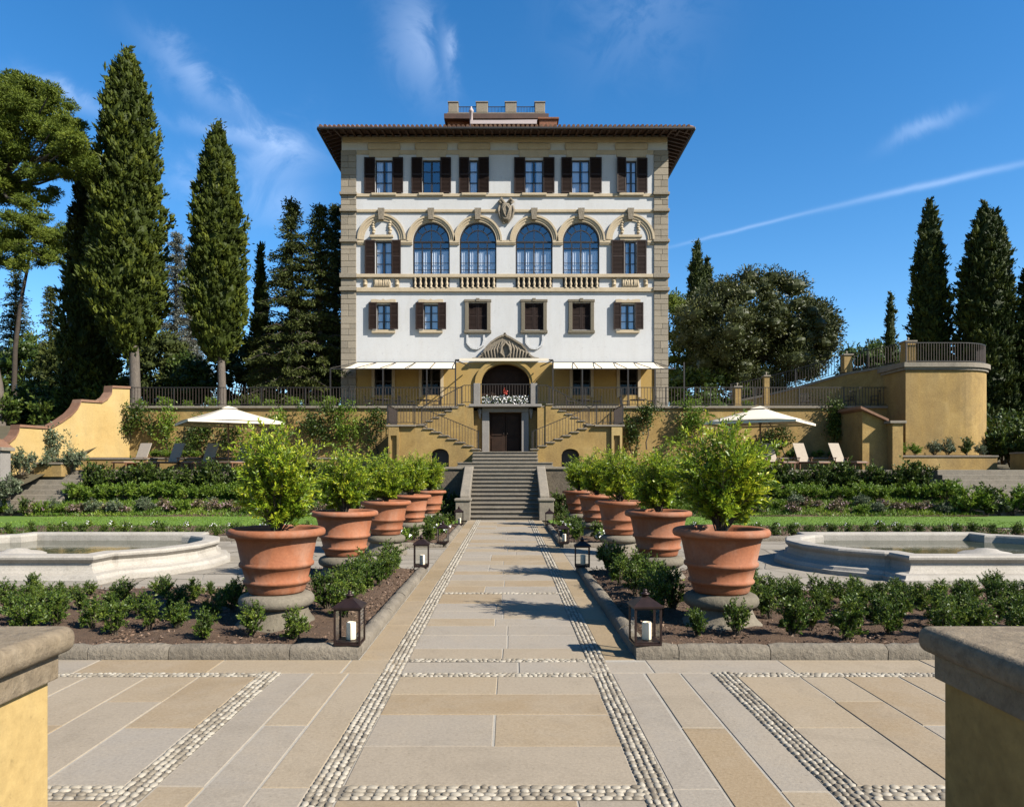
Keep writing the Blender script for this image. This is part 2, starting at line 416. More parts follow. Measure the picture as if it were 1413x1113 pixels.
M['pane'] = glassmat('window_glass', (.90, .93, .96), .17)
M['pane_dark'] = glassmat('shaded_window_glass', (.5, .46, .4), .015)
M['lglass'] = glassmat('lantern_glass', (.96, .97, .96), .0)
m, nt, b = newmat('pool_water')
b.inputs['Base Color'].default_value = (.030, .034, .018, 1); b.inputs['Roughness'].default_value = .05; b.inputs['IOR'].default_value = 1.33
bump(nt, b, noise(nt, 6, 3, .5, coord(nt)), .10, .03)
M['water'] = m

# ================================================================== ground, paving, terraces
XC = -0.1                                            # the garden's axis
def slab(mb, x0, x1, y0, y1, z=0.016, g=0.005, rnd=random.Random(5)):
    z += rnd.uniform(-.0015, .0015)
    x0 += g * rnd.uniform(.4, 1.5); x1 -= g * rnd.uniform(.4, 1.5); y0 += g * rnd.uniform(.4, 1.5); y1 -= g * rnd.uniform(.4, 1.5); c = .006
    J = [(rnd.uniform(-.004, .004), rnd.uniform(-.004, .004)) for _ in range(4)]
    mb.add([(x + J[i % 4][0], y + J[i % 4][1], z_) for i, (x, y, z_) in enumerate([(x0, y0, z - .02), (x1, y0, z - .02), (x1, y1, z - .02), (x0, y1, z - .02),
            (x0, y0, z - c), (x1, y0, z - c), (x1, y1, z - c), (x0, y1, z - c),
            (x0 + c, y0 + c, z), (x1 - c, y0 + c, z), (x1 - c, y1 - c, z), (x0 + c, y1 - c, z)])],
           [(8, 9, 10, 11)] + [(i + 4, (i + 1) % 4 + 4, (i + 1) % 4 + 8, i + 8) for i in range(4)] + [(i, (i + 1) % 4, (i + 1) % 4 + 4, i + 4) for i in range(4)])
mb = MB(); mb.add([(-400, -60, -.03), (400, -60, -.03), (400, 700, -.03), (-400, 700, -.03)], [(0, 1, 2, 3)])
tag(mb.build('ground', M['hill']), kind='structure')
mb = MB(); mb.add([(-16, -14, .0105), (16, -14, .0105), (16, 7.2, .0105), (-16, 7.2, .0105)], [(0, 1, 2, 3)])
mb.add([(XC - 1.38, 7.2, .0105), (XC + 1.38, 7.2, .0105), (XC + 1.38, 27.2, .0105), (XC - 1.38, 27.2, .0105)], [(0, 1, 2, 3)])
tag(mb.build('paving_joints', M['grout']), kind='structure')
mb = MB()
for s in (-1, 1):
    for x0, x1 in ((.885, 1.068), (1.995, 2.185)):
        mb.add([(XC + s * x0, -4, .0125), (XC + s * x1, -4, .0125), (XC + s * x1, 6.72 if x0 > 1.5 else 27.1, .0125), (XC + s * x0, 6.72 if x0 > 1.5 else 27.1, .0125)], [(0, 1, 2, 3) if s > 0 else (3, 2, 1, 0)])
for y0, y1 in ((4.14, 4.33), (6.61, 6.73), (1.6, 1.79)):
    for x0, x1 in ((-.885, .885), (2.185, 9), (-9, -2.185)):
        mb.add([(XC + x0, y0, .0131), (XC + x1, y0, .0131), (XC + x1, y1, .0131), (XC + x0, y1, .0131)], [(0, 1, 2, 3)])
for y0, y1 in ((7.12, 7.23), (11.03, 11.11)):
    mb.add([(XC - .885, y0, .0137), (XC + .885, y0, .0137), (XC + .885, y1, .0137), (XC - .885, y1, .0137)], [(0, 1, 2, 3)])
tag(mb.build('pebble_bedding', M['mortar']), kind='structure')

rs = random.Random(11)
mb = MB()
# centre panels
for ys, joint in (((4.33, 4.95), None), ((4.95, 5.59), .0), ((5.59, 6.09), None), ((6.09, 6.61), .01), ((3.6, 4.14), .5), ((3.0, 3.6), -.3), ((2.4, 3.0), .2), ((1.79, 2.4), None), ((1.0, 1.6), 0), ((.4, 1.0), .3)):
    if joint is None: slab(mb, XC - .885, XC + .885, *ys)
    else: slab(mb, XC - .885, XC + joint, *ys); slab(mb, XC + joint, XC + .885, *ys)
# lanes and outer panels, running away from the camera
for s in (-1, 1):
    e = [1.068, 1.37, 1.70, 1.995]
    for a, b_, cuts in zip(e, e[1:], ([4.3, -.5], [5.35, 2.4], [4.32, 3.0]) if s < 0 else ([4.28, .3], [5.3, 2.4], [4.25, 2.0])):
        ys = [-1.5] + sorted(cuts) + [6.73]
        for y0, y1 in zip(ys, ys[1:]): slab(mb, XC + min(s * a, s * b_), XC + max(s * a, s * b_), y0, y1)
    x = 2.185; k = 0
    while x < 8:
        w = (.52, .47, .55, .44)[k % 4] if s < 0 else (.58, .40, .5, .52)[k % 4]
        cuts = [[5.3], [5.9], [5.35], [5.05]][k % 4]
        ys = [4.33] + cuts + [6.61]
        for y0, y1 in zip(ys, ys[1:]): slab(mb, XC + min(s * x, s * (x + w)), XC + max(s * x, s * (x + w)), y0, y1)
        slab(mb, XC + min(s * x, s * (x + w)), XC + max(s * x, s * (x + w)), 1.79, 4.14); x += w; k += 1
# cross band in front of the kerbs
x = -8.0
while x < 8:
    w = rs.uniform(1.0, 1.5)
    if x < XC - .885 < x + w: w = XC - .885 - x
    slab(mb, x, x + w, 6.73, 7.20 if abs(x + w / 2 - XC) > .9 else 7.12); x += w
# the long path
y = 7.23
while y < 27.05:
    h = rs.choice((.42, .5, .55, .62, .7)); y1 = min(y + h, 27.1)
    for st in (11.02,):
        if y < st < y1 + .25: y1 = st
    if rs.random() < .8:
        j = rs.choice((-.25, -.05, .02, .05, .1, .3)); slab(mb, XC - .885, XC + j, y, y1); slab(mb, XC + j, XC + .885, y, y1)
    else: slab(mb, XC - .885, XC + .885, y, y1)
    y = y1
    for st in (11.02,):
        if abs(y - st) < 1e-4: y = st + .1
tag(mb.build('stone_paving', M['slab']), kind='structure')
mb = MB()
for s in (-1, 1):
    y = 7.2
    while y < 27:
        y1 = min(y + rs.uniform(1.2, 2.0), 27.1); slab(mb, XC + min(s * 1.068, s * 1.375), XC + max(s * 1.068, s * 1.375), y, y1); y = y1
tag(mb.build('path_border', M['border']), kind='structure')

def pebbles(name, strips, seed):
    rng = np.random.default_rng(seed)
    P = []; S = []; A = []
    for (x0, x1, y0, y1, along, size) in strips:
        w = (x1 - x0) if along == 'y' else (y1 - y0); ln = (y1 - y0) if along == 'y' else (x1 - x0)
        rows = max(1, round(w / size)); rw = w / rows
        for r in range(rows):
            t = rng.uniform(0, .03)
            while t < ln:
                l = size * rng.uniform(.95, 1.75)
                a, b_ = t + l / 2, (r + .5) * rw + rng.uniform(-.004, .004)
                P.append((x0 + b_, y0 + a, 0) if along == 'y' else (x0 + a, y0 + b_, 0))
                S.append((rw * rng.uniform(.43, .52), l * .53, size * rng.uniform(.25, .36))); A.append((0 if along == 'y' else math.pi / 2) + rng.normal(0, .16))
                t += l * .98
    P, S, A = np.array(P), np.array(S), np.array(A)
    k = 8
    base = np.array([[rr * math.cos(2 * math.pi * i / k), rr * math.sin(2 * math.pi * i / k), zz] for rr, zz in ((1.0, .15), (.86, .6), (.5, .92)) for i in range(k)] + [[0, 0, 1.0]])
    Fq = [(r * k + i, r * k + (i + 1) % k, (r + 1) * k + (i + 1) % k, (r + 1) * k + i) for r in range(2) for i in range(k)]
    Fq += [(2 * k + i, 2 * k + i + 1, 2 * k + (i + 2) % k, 3 * k) for i in range(0, k, 2)]
    Q = base[None] * S[:, None, :]
    Q[..., :2] *= (1 + rng.normal(0, .08, Q.shape[:2]))[..., None]
    c, s_ = np.cos(A)[:, None], np.sin(A)[:, None]
    X = Q[..., 0] * c - Q[..., 1] * s_; Y = Q[..., 0] * s_ + Q[..., 1] * c
    V = np.stack([X + P[:, :1], Y + P[:, 1:2], Q[..., 2] + .012], -1).reshape(-1, 3)
    Fa = (np.array(Fq)[None] + (np.arange(len(P)) * (3 * k + 1))[:, None, None]).reshape(-1, 4)
    return tag(np_obj(name, V, Fa, M['pebble'], smooth=True), kind='stuff')
st = []
for s in (-1, 1):
    for x0, x1, y1 in ((.885, 1.068, 7.2), (1.995, 2.185, 6.72)):
        st.append((XC + min(s * x0, s * x1), XC + max(s * x0, s * x1), 2.6, y1, 'y', .045))
    st.append((XC + min(s * .885, s * 1.068), XC + max(s * .885, s * 1.068), 7.2, 13.5, 'y', .046))
    st.append((XC + min(s * .885, s * 1.068), XC + max(s * .885, s * 1.068), 13.5, 27.05, 'y', .06))
for x0, x1 in ((-.885, .885), (2.185, 5.2), (-5.2, -2.185)):
    st += [(XC + x0, XC + x1, 4.14, 4.33, 'x', .046), (XC + x0, XC + x1, 6.61, 6.73, 'x', .04)]
st += [(XC - .885, XC + .885, 7.12, 7.23, 'x', .04), (XC - .885, XC + .885, 11.02, 11.12, 'x', .05)]
o = pebbles('pebble_strips', st, 3)

# flagstone plaza round the basins (irregular slabs)
mb = MB(); rf = random.Random(4)
for s in (-1, 1):
    xs = XC + s * 1.38
    mb.add([(min(xs, s * 30), 7.2, -.004), (max(xs, s * 30), 7.2, -.004), (max(xs, s * 30), 23.6, -.004), (min(xs, s * 30), 23.6, -.004)], [(0, 1, 2, 3)], 1)
    G = {}
    for i in range(22):
        for j in range(15):
            G[i, j] = (XC + s * (1.38 + i * .95 + (rf.uniform(-.22, .22) if i else 0)), 10.6 + j * .66 + rf.uniform(-.16, .16))
    for i in range(21):
        for j in range(14):
            q = [G[i, j], G[i + 1, j], G[i + 1, j + 1], G[i, j + 1]]
            cx = sum(p[0] for p in q) / 4; cy = sum(p[1] for p in q) / 4
            q = [(cx + (x - cx) * .975, cy + (y - cy) * .965) for x, y in q]
            if s < 0: q = q[::-1]
            z = .010 + rf.uniform(-.002, .002)
            mb.add([(x, y, z) for x, y in q], [(0, 1, 2, 3)])
tag(mb.build('flagstone_plaza', [M['flag'], M['grout']]), kind='structure')

# lawn and its blades
mb = MB()
for a, b_ in ((-32, XC - 1.62), (XC + 1.62, 32)): mb.add([(a, 23.6, .03), (b_, 23.6, .03), (b_, 29.3, .03), (a, 29.3, .03)], [(0, 1, 2, 3)])
lawn = tag(mb.build('lawn', M['grass']), kind='structure')
rng = np.random.default_rng(8)
n = 26000
X = rng.uniform(-18, 18, n); Y = rng.uniform(23.6, 29.2, n); keep = np.abs(X - XC) > 1.6
P = np.stack([X, Y, np.full(n, .028)], 1)[keep]
Vg = leaves(rng, P, np.stack([rng.normal(0, .45, len(P)), rng.normal(0, .45, len(P)), np.ones(len(P))], 1), rng.uniform(.025, .055, len(P)), .02, np.clip(.5 + .25 * np.sin(P[:, 0] * 1.3) + rng.normal(0, .25, len(P)), 0, 1))
tag(np_obj('grass_blades', *Vg[:2], M['L_grass'], Vg[2]), kind='stuff')

# slope bed up to the lounge terrace
def slope_z(y): return float(np.interp(y, [29.0, 29.3, 31.0, 32.0, 32.8], [.02, .06, .55, .88, .98]))
mb = MB()
for s in (-1, 1):
    ys = [29.0, 29.6, 30.3, 31, 31.7, 32.3, 33.0]; xs = [XC + s * v for v in (1.7, 5, 8, 11, 14, 17, 19.4)]
    V = [(x, y, slope_z(y) + .04 * math.sin(x * 3 + y * 5)) for y in ys for x in xs]
    nx = len(xs)
    mb.add(V, [((j * nx + i), (j * nx + i + 1), ((j + 1) * nx + i + 1), ((j + 1) * nx + i))[::s] for j in range(len(ys) - 1) for i in range(nx - 1)], 0, True)
tag(mb.build('planted_slope', M['soil']), kind='structure')
mb = MB()
for x0, x1 in ((-23.2, XC - 3.1), (XC + 3.1, 24.2)):
    mb.box(x0, x1, 32.95, 38.3, .0, 1.9)
mb.box(XC - 3.1, XC + 3.1, 31.1, 38.3, 0, 1.9)
tag(mb.build('lounge_terrace', M['step']), kind='structure')
mb = MB(); mb.box(-20.1, 25.0, 38.4, 160, 0, 5.19); mb.box(-90, -20.11, 60, 160, 0, 5.18); mb.box(25.01, 120, 66, 160, 0, 5.18)
tag(mb.build('upper_terrace', M['gravel']), kind='structure')
mb = MB()
hv = []
for j, y in enumerate((26, 31, 36, 42, 52, 70, 100)):
    for x in (-140, -90, -60, -45, -34, -27, -20.4):
        hv.append((x, y, float(np.interp(y, [26, 31, 36, 42, 52], [.3, 1.4, 2.8, 4.3, 5.25])) + .25 * math.sin(x * .3 + y * .4)))
mb.add(hv, [(j * 7 + i, j * 7 + i + 1, (j + 1) * 7 + i + 1, (j + 1) * 7 + i) for j in range(6) for i in range(6)], 0, True)
tag(mb.build('wooded_bank', M['hill']), kind='structure')
mb = MB(); mb.add([(24.3, 33.1, 1.7), (120, 33.1, 1.7), (120, 44, 2.4), (24.3, 44, 2.4), (120, 66.5, 5.2), (24.3, 66.5, 5.2)], [(0, 1, 2, 3), (3, 2, 4, 5)])
tag(mb.build('shaded_bank', M['hill']), kind='structure')

# ================================================================== beds: soil and kerbs
def soil_bed(name, x0, x1, y0, y1, seed, z=.085):
    rg = np.random.default_rng(seed)
    nx, ny = int((x1 - x0) / .12) + 2, int((y1 - y0) / .12) + 2
    gx, gy = np.meshgrid(np.linspace(x0, x1, nx), np.linspace(y0, y1, ny))
    ed = np.minimum(np.minimum(gx - x0, x1 - gx), np.minimum(gy - y0, y1 - gy))
    gz = z * np.clip(ed / .35, .0, 1) ** .5 + rg.normal(0, .012, gx.shape) + .018 * np.sin(gx * 4.1 + gy * 2.7) + .01
    idx = np.arange(nx * ny).reshape(ny, nx)
    Fq = np.stack([idx[:-1, :-1], idx[:-1, 1:], idx[1:, 1:], idx[1:, :-1]], -1).reshape(-1, 4)
    tag(np_obj(name, np.stack([gx, gy, gz], -1).reshape(-1, 3), Fq, M['soil'], smooth=True), kind='structure')
    n = int((x1 - x0) * (y1 - y0) * (260 if y0 < 15 else 60))
    P = np.stack([rg.uniform(x0 + .05, x1 - .05, n), rg.uniform(y0 + .05, y1 - .05, n), np.full(n, z + .012)], 1)
    return leaves(rg, P, np.stack([rg.normal(size=n), rg.normal(size=n), rg.normal(0, .35, n)], 1), rg.uniform(.015, .06, n), rg.uniform(.010, .028, n), rg.random(n))
ch = []
for s, nm in ((-1, 'l'), (1, 'r')):
    def sx(a, b_): return (min(XC + s * a, XC + s * b_), max(XC + s * a, XC + s * b_))
    ch.append(soil_bed('soil_bed', *sx(1.5, 4.2), 7.35, 13.5, 20 + s))
    ch.append(soil_bed('soil_bed', *sx(4.0, 8.6), 7.35, 11.3, 30 + s))
    ch.append(soil_bed('soil_bed', *sx(1.5, 3.9), 17.75, 24.3, 40 + s))
    ch.append(soil_bed('soil_bed', *sx(3.9, 15.5), 19.4, 23.6, 50 + s))
    ch.append(soil_bed('soil_bed', *sx(1.75, 4.2), 26.6, 30.6, 60 + s))
Vm = merge(ch)
tag(np_obj('bark_chips', Vm[0], Vm[1], M['mulch']), kind='stuff')

def kerb(name, pts, label, w=.17, h=.15, seed=1):
    """kerb of rounded rough stones laid end to end along pts"""
    rk = random.Random(seed); mb = MB()
    for a, b_ in zip(pts, pts[1:]):
        a, b_ = Vector((*a, 0)), Vector((*b_, 0)); L = (b_ - a).length; d = (b_ - a) / L; n_ = Vector((-d.y, d.x, 0)); t = 0
        while t < L - .02:
            l = min(rk.uniform(.75, 1.25), L - t)
            if L - t - l < .4: l = L - t
            prof = [(-w / 2, 0), (-w / 2 - .005, h * .72), (-w / 2 + .035, h * .96), (0, h + .008), (w / 2 - .035, h * .96), (w / 2 + .005, h * .72), (w / 2, 0)]
            m_ = max(3, int(l / .11)); V = []; dz = rk.uniform(-.006, .006)
            for i in range(m_ + 1):
                u = t + .004 + (l - .008) * i / m_
                e = .012 if i in (0, m_) else 0
                for (o, z) in prof:
                    V.append(a + d * u + n_ * (o * (1 - e * 3) + rk.uniform(-.005, .005)) + Vector((0, 0, max(0, z - e + dz + (rk.uniform(-.007, .007) if z else 0)))))
            k = len(prof)
            mb.add(V, [(i * k + j, (i + 1) * k + j, (i + 1) * k + j + 1, i * k + j + 1) for i in range(m_) for j in range(k - 1)], 0, True)
            mb.add(V[:k], [tuple(range(k))]).add(V[-k:], [tuple(range(k - 1, -1, -1))])
            t += l
    return tag(mb.build(name, M['curb']), label, 'kerb')
for s, side in ((-1, 'left'), (1, 'right')):
    kerb('stone_kerb', [(XC + s * 8.6, 7.29), (XC + s * 1.38, 7.29)], f'rough grey stone kerb along the front of the {side} soil bed', seed=3 + s)
    kerb('stone_kerb', [(XC + s * 1.465, 7.38), (XC + s * 1.465, 13.5)], f'long stone kerb between the path and the front {side} bed, a lantern at each end', .17, .13, seed=6 + s)
    kerb('stone_kerb', [(XC + s * 3.0, 17.68), (XC + s * 1.465, 17.68), (XC + s * 1.465, 24.2)], f'stone kerb turning the corner of the far {side} bed near the stairs', .16, .12, seed=9 + s)
    kerb('stone_kerb', [(XC + s * 4.0, 19.3), (XC + s * 15.4, 19.3)], f'thin grey kerb in front of the low hedge behind the {side} basin', .16, .14, seed=12 + s)

# ================================================================== near stone piers
def pier(s, name, label):
    x0, y0, y1 = 1.90 if s < 0 else 1.81, 1.7, 3.0
    if s < 0: X0, X1 = -x0 - 1.5, -x0
    else: X0, X1 = x0, x0 + 1.5
    t = thing(name, label, 'pier', ((X0 + X1) / 2, (y0 + y1) / 2, 0)); Z = (1.03, 1.135, 1.245)
    MB().box(X0, X1, y0, y1, 0, Z[0]).build('plaster_body', M['ochre_bright'] if s < 0 else M['ochre'], t, .006)  # left pier's sunlight and right pier's shade are put into the plaster colour
    MB().box(X0 - .028, X1 + .028, y0 - .028, y1 + .028, Z[0], Z[1]).build('stone_frieze', M['cap'], t, .008)
    o = MB().box(X0 - .08, X1 + .08, y0 - .08, y1 + .08, Z[1] + .001, Z[2]).build('cap_stone', M['cap'], t, .044, 5)
    for p in o.data.polygons: p.use_smooth = True
    o.data.set_sharp_from_angle(angle=R(80))
    return t
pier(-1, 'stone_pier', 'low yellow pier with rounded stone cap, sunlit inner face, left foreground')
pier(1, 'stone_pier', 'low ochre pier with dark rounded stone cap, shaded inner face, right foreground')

# ================================================================== retaining walls of the terraces
t = thing('retaining_wall', 'long ochre retaining wall below the villa terrace, carrying the iron railings', 'wall', (0, 38.2, 1.9))
for a, b_ in ((-19.85, XC - 1.6), (XC + 1.6, 20.9)):
    MB().box(a, b_, 38.0, 38.45, 1.5, 5.12).build('plaster_face', M['ochre'], t)
    MB().box(a, b_, 37.88, 38.5, 5.12, 5.24).build('coping', M['step'], t, .015)
# stepped swooping wall on the left
def wall_pt(px, py):
    d = -31.74 / ((px - VX) / F_PX - .3143); return at(px, py, d)
out = [(179, 536), (154, 535), (153, 544), (148, 551), (140, 556), (135, 555.6), (111, 554), (109.5, 558.5), (106, 565), (98, 573.6), (86, 582), (70, 591.2), (63, 591.5), (26, 589), (25, 596), (21, 604), (13, 611), (0, 615), (-30, 617)]
top = [wall_pt(*p) for p in out]
t = thing('swooping_wall', 'sunlit yellow wall stepping down in swoops with a terracotta coping, left of the loungers', 'wall', (-21, 34, 1.5))
mb = MB(); dn = Vector((-.95, .3, 0)).normalized() * .42
for a, b_ in zip(top, top[1:]):
    a0, b0 = Vector((a.x, a.y, 1.2)), Vector((b_.x, b_.y, 1.2))
    mb.add([a, b_, b0, a0, a + dn, b_ + dn, b0 + dn, a0 + dn], [(0, 3, 2, 1), (4, 5, 6, 7), (0, 1, 5, 4)])
a = top[0]; mb.add([a, a + dn, Vector((a.x, a.y, 1.2)) + dn, Vector((a.x, a.y, 1.2))], [(0, 1, 2, 3)])
mb.build('plaster_face', M['ochre_bright'], t)
mb = MB(); up = Vector((0, 0, .11)); o1 = -dn * .16
for a, b_ in zip(top, top[1:]):
    a, b_ = a + Vector((0, 0, .003)), b_ + Vector((0, 0, .003)); e = dn + dn * .16
    mb.add([a + o1, b_ + o1, b_ + e, a + e, a + o1 + up, b_ + o1 + up, b_ + e + up, a + e + up], [(0, 1, 2, 3), (7, 6, 5, 4), (0, 4, 5, 1), (2, 6, 7, 3), (0, 3, 7, 4), (1, 5, 6, 2)])
mb.build('coping', M['tile'], t)

# bastion with its curved cornice
cx_, cy_, rr = 22.6, 38.7, 2.5
def bast(r_add):
    pts = [(19.9 - r_add, 36.2 - r_add)]
    for k in range(13):
        a = -math.pi / 2 + math.pi / 2 * k / 12
        pts.append((cx_ + (rr + r_add) * math.cos(a), cy_ + (rr + r_add) * math.sin(a)))
    return pts + [(cx_ + rr + r_add, 46), (19.9 - r_add, 46)]
t = thing('curved_bastion', 'tall ochre bastion with rounded corner and stone cornice at the right', 'wall', (22, 38.5, 1.9))
MB().xy(bast(0), 1.2, 6.88, 0, False).build('plaster_face', M['ochre'], t)
MB().xy(bast(.09), 6.88, 7.02).build('cornice', M['step'], t, .02)
MB().xy(bast(.18), 7.02, 7.25).build('cornice', M['step'], t, .03)
# ramp climbing to the bastion
rpx = [(1010, 556, 42.5), (1060, 546, 41.8), (1100, 536, 41), (1168, 517, 39.8), (1200, 511.5, 39), (1250, 502, 37.3)]
rt = [at(*p) for p in rpx]
t = thing('ramp_wall', 'ochre ramp wall with stone edge rising behind the terrace towards the bastion', 'wall', (16, 40, 5.2))
mb = MB(); m2 = MB()
for a, b_ in zip(rt, rt[1:]):
    for q, dz, mbx, y_ in ((0, 0, mb, 0), (1, .13, m2, -.1)):
        f0, f1 = Vector((a.x, a.y + y_, 5.15 if not q else a.z)), Vector((b_.x, b_.y + y_, 5.15 if not q else b_.z))
        t0, t1 = Vector((a.x, a.y + y_, a.z + dz)), Vector((b_.x, b_.y + y_, b_.z + dz)); k = Vector((0, .5 - y_, 0))
        mbx.add([f0, f1, t1, t0, f0 + k, f1 + k, t1 + k, t0 + k], [(0, 1, 2, 3), (5, 4, 7, 6), (3, 2, 6, 7)] + ([(0, 4, 5, 1)] if q else []))
mb.build('plaster_face', M['ochre'], t); m2.build('coping', M['step'], t)
def post(px, py0, py1, d, w, label):
    a = at(px, py0, d); b_ = at(px, py1, d)
    t = thing('plaster_pillar', label, 'pillar', (a.x, d, b_.z))
    MB().box(a.x - w / 2, a.x + w / 2, d - w / 2, d + w / 2, b_.z, a.z).build('shaft', M['ochre'], t, .01)
    MB().box(a.x - w / 2 - .05, a.x + w / 2 + .05, d - w / 2 - .05, d + w / 2 + .05, a.z, a.z + .08).build('cap_stone', M['step'], t, .012)
    MB().lathe([(.001, .20), (.05, .17), (.06, .12), (.035, .06), (.05, 0)], 12, (a.x, d, a.z + .08)).build('finial', M['step'], t)
post(1253, 473, 500, 36.6, .52, 'ochre pillar with stone cap at the left corner of the bastion railing')
post(1168, 491, 514, 39.9, .45, 'ochre pillar with stone cap halfway up the ramp railing')
post(1057, 520, 560, 38.9, .28, 'slim pale post at the foot of the ramp, behind the terrace railing')
post(1017, 535, 560, 38.9, .36, 'short stubby post behind the terrace railing, left of the ramp')

# buttress pier and planter in front of the bastion
t = thing('buttress', 'ochre buttress pier with sloping tiled cap beside the right loungers', 'buttress', (18.3, 35, 1.9))
MB().xz([(17.25, 1.9), (18.5, 1.9), (18.5, 4.2), (17.25, 4.75)], 35.2, 38.0).build('plaster_face', M['ochre'], t)
MB().box(18.45, 18.95, 34.7, 36.2, 1.9, 4.12).build('pier_face', M['ochre'], t)
MB().xz([(17.05, 4.86), (17.05, 4.98), (18.4, 4.36), (18.4, 4.24)], 34.95, 38.0).build('tile_cap', M['tile'], t)
MB().box(18.28, 19.08, 34.6, 36.19, 4.12, 4.25).build('tile_cap', M['step'], t, .02)
def planter(name, x0, x1, y0, y1, h, label, z=1.9):
    t = thing(name, label, 'planter', ((x0 + x1) / 2, y0, z))
    MB().box(x0, x1, y0, y1, z, z + h).build('plaster_side', M['ochre'], t)
    MB().box(x0 - .04, x1 + .04, y0 - .05, y1, z + h, z + h + .07).build('coping', M['step'], t, .01)
    MB().box(x0 + .15, x1 - .15, y0 + .2, y1 - .1, z + h + .07, z + h + .1).build('soil', M['soil'], t)
planter('wall_planter', 19.0, 23.6, 34.9, 36.1, .62, 'low ochre planter wall under the bastion, shrubs along its top')
planter('wall_planter', 11.0, 17.2, 36.9, 37.9, .55, 'low planter behind the right loungers along the foot of the wall')
planter('wall_planter', -19.3, -5.9, 36.9, 37.9, .55, 'long low planter behind the left loungers along the foot of the wall')
planter('wall_planter', -20.4, -17.2, 34.6, 35.6, .5, 'short ochre planter beside the leftmost lounger')
planter('wall_planter', 24.0, 27.0, 33.6, 34.6, .75, 'stone planter wall with a dark bush at the right edge, past the bastion')
planter('wall_planter', -20.9, -19.7, 32.0, 33.4, .55, 'small grey edged planter at the foot of the swooping wall', 1.6)
# side steps
def side_steps(name, x0, x1, label):
    t = thing(name, label, 'steps', ((x0 + x1) / 2, 31, 0))
    for k in range(9):
        MB().box(x0, x1, 29.8 + k * .36, 29.8 + (k + 1) * .36 - .002 if k < 8 else 32.94, 0, (k + 1) * .21 - .003).build('step', M['step'], t, .012)
side_steps('garden_steps', 19.4, 24.0, 'shaded stone steps at the right edge, below the bastion planter')
side_steps('garden_steps', -23.0, -18.9, 'sunlit stone steps at the left edge, in front of the swooping wall')
a = at(-2, 617, 29.8)
t = thing('gate_pier', 'small grey stone gate pier with tiled cap at the far left edge', 'pier', (a.x, 29.8, .5))
MB().box(a.x - .45, a.x + .3, 29.5, 30.1, .4, a.z - .15).build('shaft', M['stonegrey'], t, .02)
MB().box(a.x - .55, a.x + .42, 29.4, 30.2, a.z - .15, a.z).build('cap_stone', M['step'], t, .02)
MB().xz([(a.x - .55, a.z), (a.x + .36, a.z), (a.x - .1, a.z + .35)], 29.42, 30.18).build('tile_cap', M['tile'], t)

# ================================================================== stairs
t = thing('garden_stair', 'wide straight flight of worn stone steps at the end of the path', 'stairs', (XC, 27.1, 0))
for k in range(12):
    z1 = 1.9 * (k + 1) / 12; y0 = 27.1 + k * .3
    MB().box(XC - 1.33, XC + 1.33, y0 + .055, y0 + .62 if k < 11 else 31.1, z1 - .158, z1 - .045).box(XC - 1.33, XC + 1.33, y0, y0 + .34 if k < 11 else 31.1, z1 - .045, z1).build('step', M['step'], t, .010)
for s in (-1, 1):
    x0, x1 = sorted((XC + s * 1.335, XC + s * 1.70))
    mb = MB(); pr = [(27.55, 0), (27.55, .92), (27.8, 1.06), (30.6, 2.06), (31.1, 2.06), (31.1, 0)]
    mb.add([(x0, y, z) for y, z in pr] + [(x1, y, z) for y, z in pr], [tuple(range(5, -1, -1)), tuple(range(6, 12))] + [(i, (i + 1) % 6, (i + 1) % 6 + 6, i + 6) for i in range(6)])
    mb.build('parapet', M['step'], t, .03)
    MB().box(x0 - .05 - (.08 if s < 0 else 0), x1 + .05 + (.08 if s > 0 else 0), 26.95, 27.545, 0, .74).build('newel_pier', M['step'], t, .02)
    MB().box(x0 - .09 - (.08 if s < 0 else 0), x1 + .09 + (.08 if s > 0 else 0), 26.9, 27.6, .74, .83).build('pier_cap', M['step'], t, .02)
for s, side in ((-1, 'left'), (1, 'right')):
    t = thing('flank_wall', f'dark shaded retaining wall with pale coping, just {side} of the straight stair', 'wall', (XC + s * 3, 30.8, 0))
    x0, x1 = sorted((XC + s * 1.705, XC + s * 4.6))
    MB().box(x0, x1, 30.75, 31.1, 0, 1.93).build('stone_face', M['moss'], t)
    MB().box(x0, x1, 30.68, 31.12, 1.93, 2.03).build('coping', M['step'], t, .012)
# door landing
t = thing('door_steps', 'short flight of stone steps up to the brown double door under the balcony', 'stairs', (XC, 33, 1.9))
for k in range(5):
    z0 = 1.9 + .17 * k; w = 2.15 if k < 2 else 1.5
    MB().box(XC - w, XC + w, 32.4 + k * .32 + .05, 37.35, z0, z0 + .125).box(XC - w - .02, XC + w + .02, 32.4 + k * .32, 37.35, z0 + .125, z0 + .169).build('step', M['step'], t, .01)
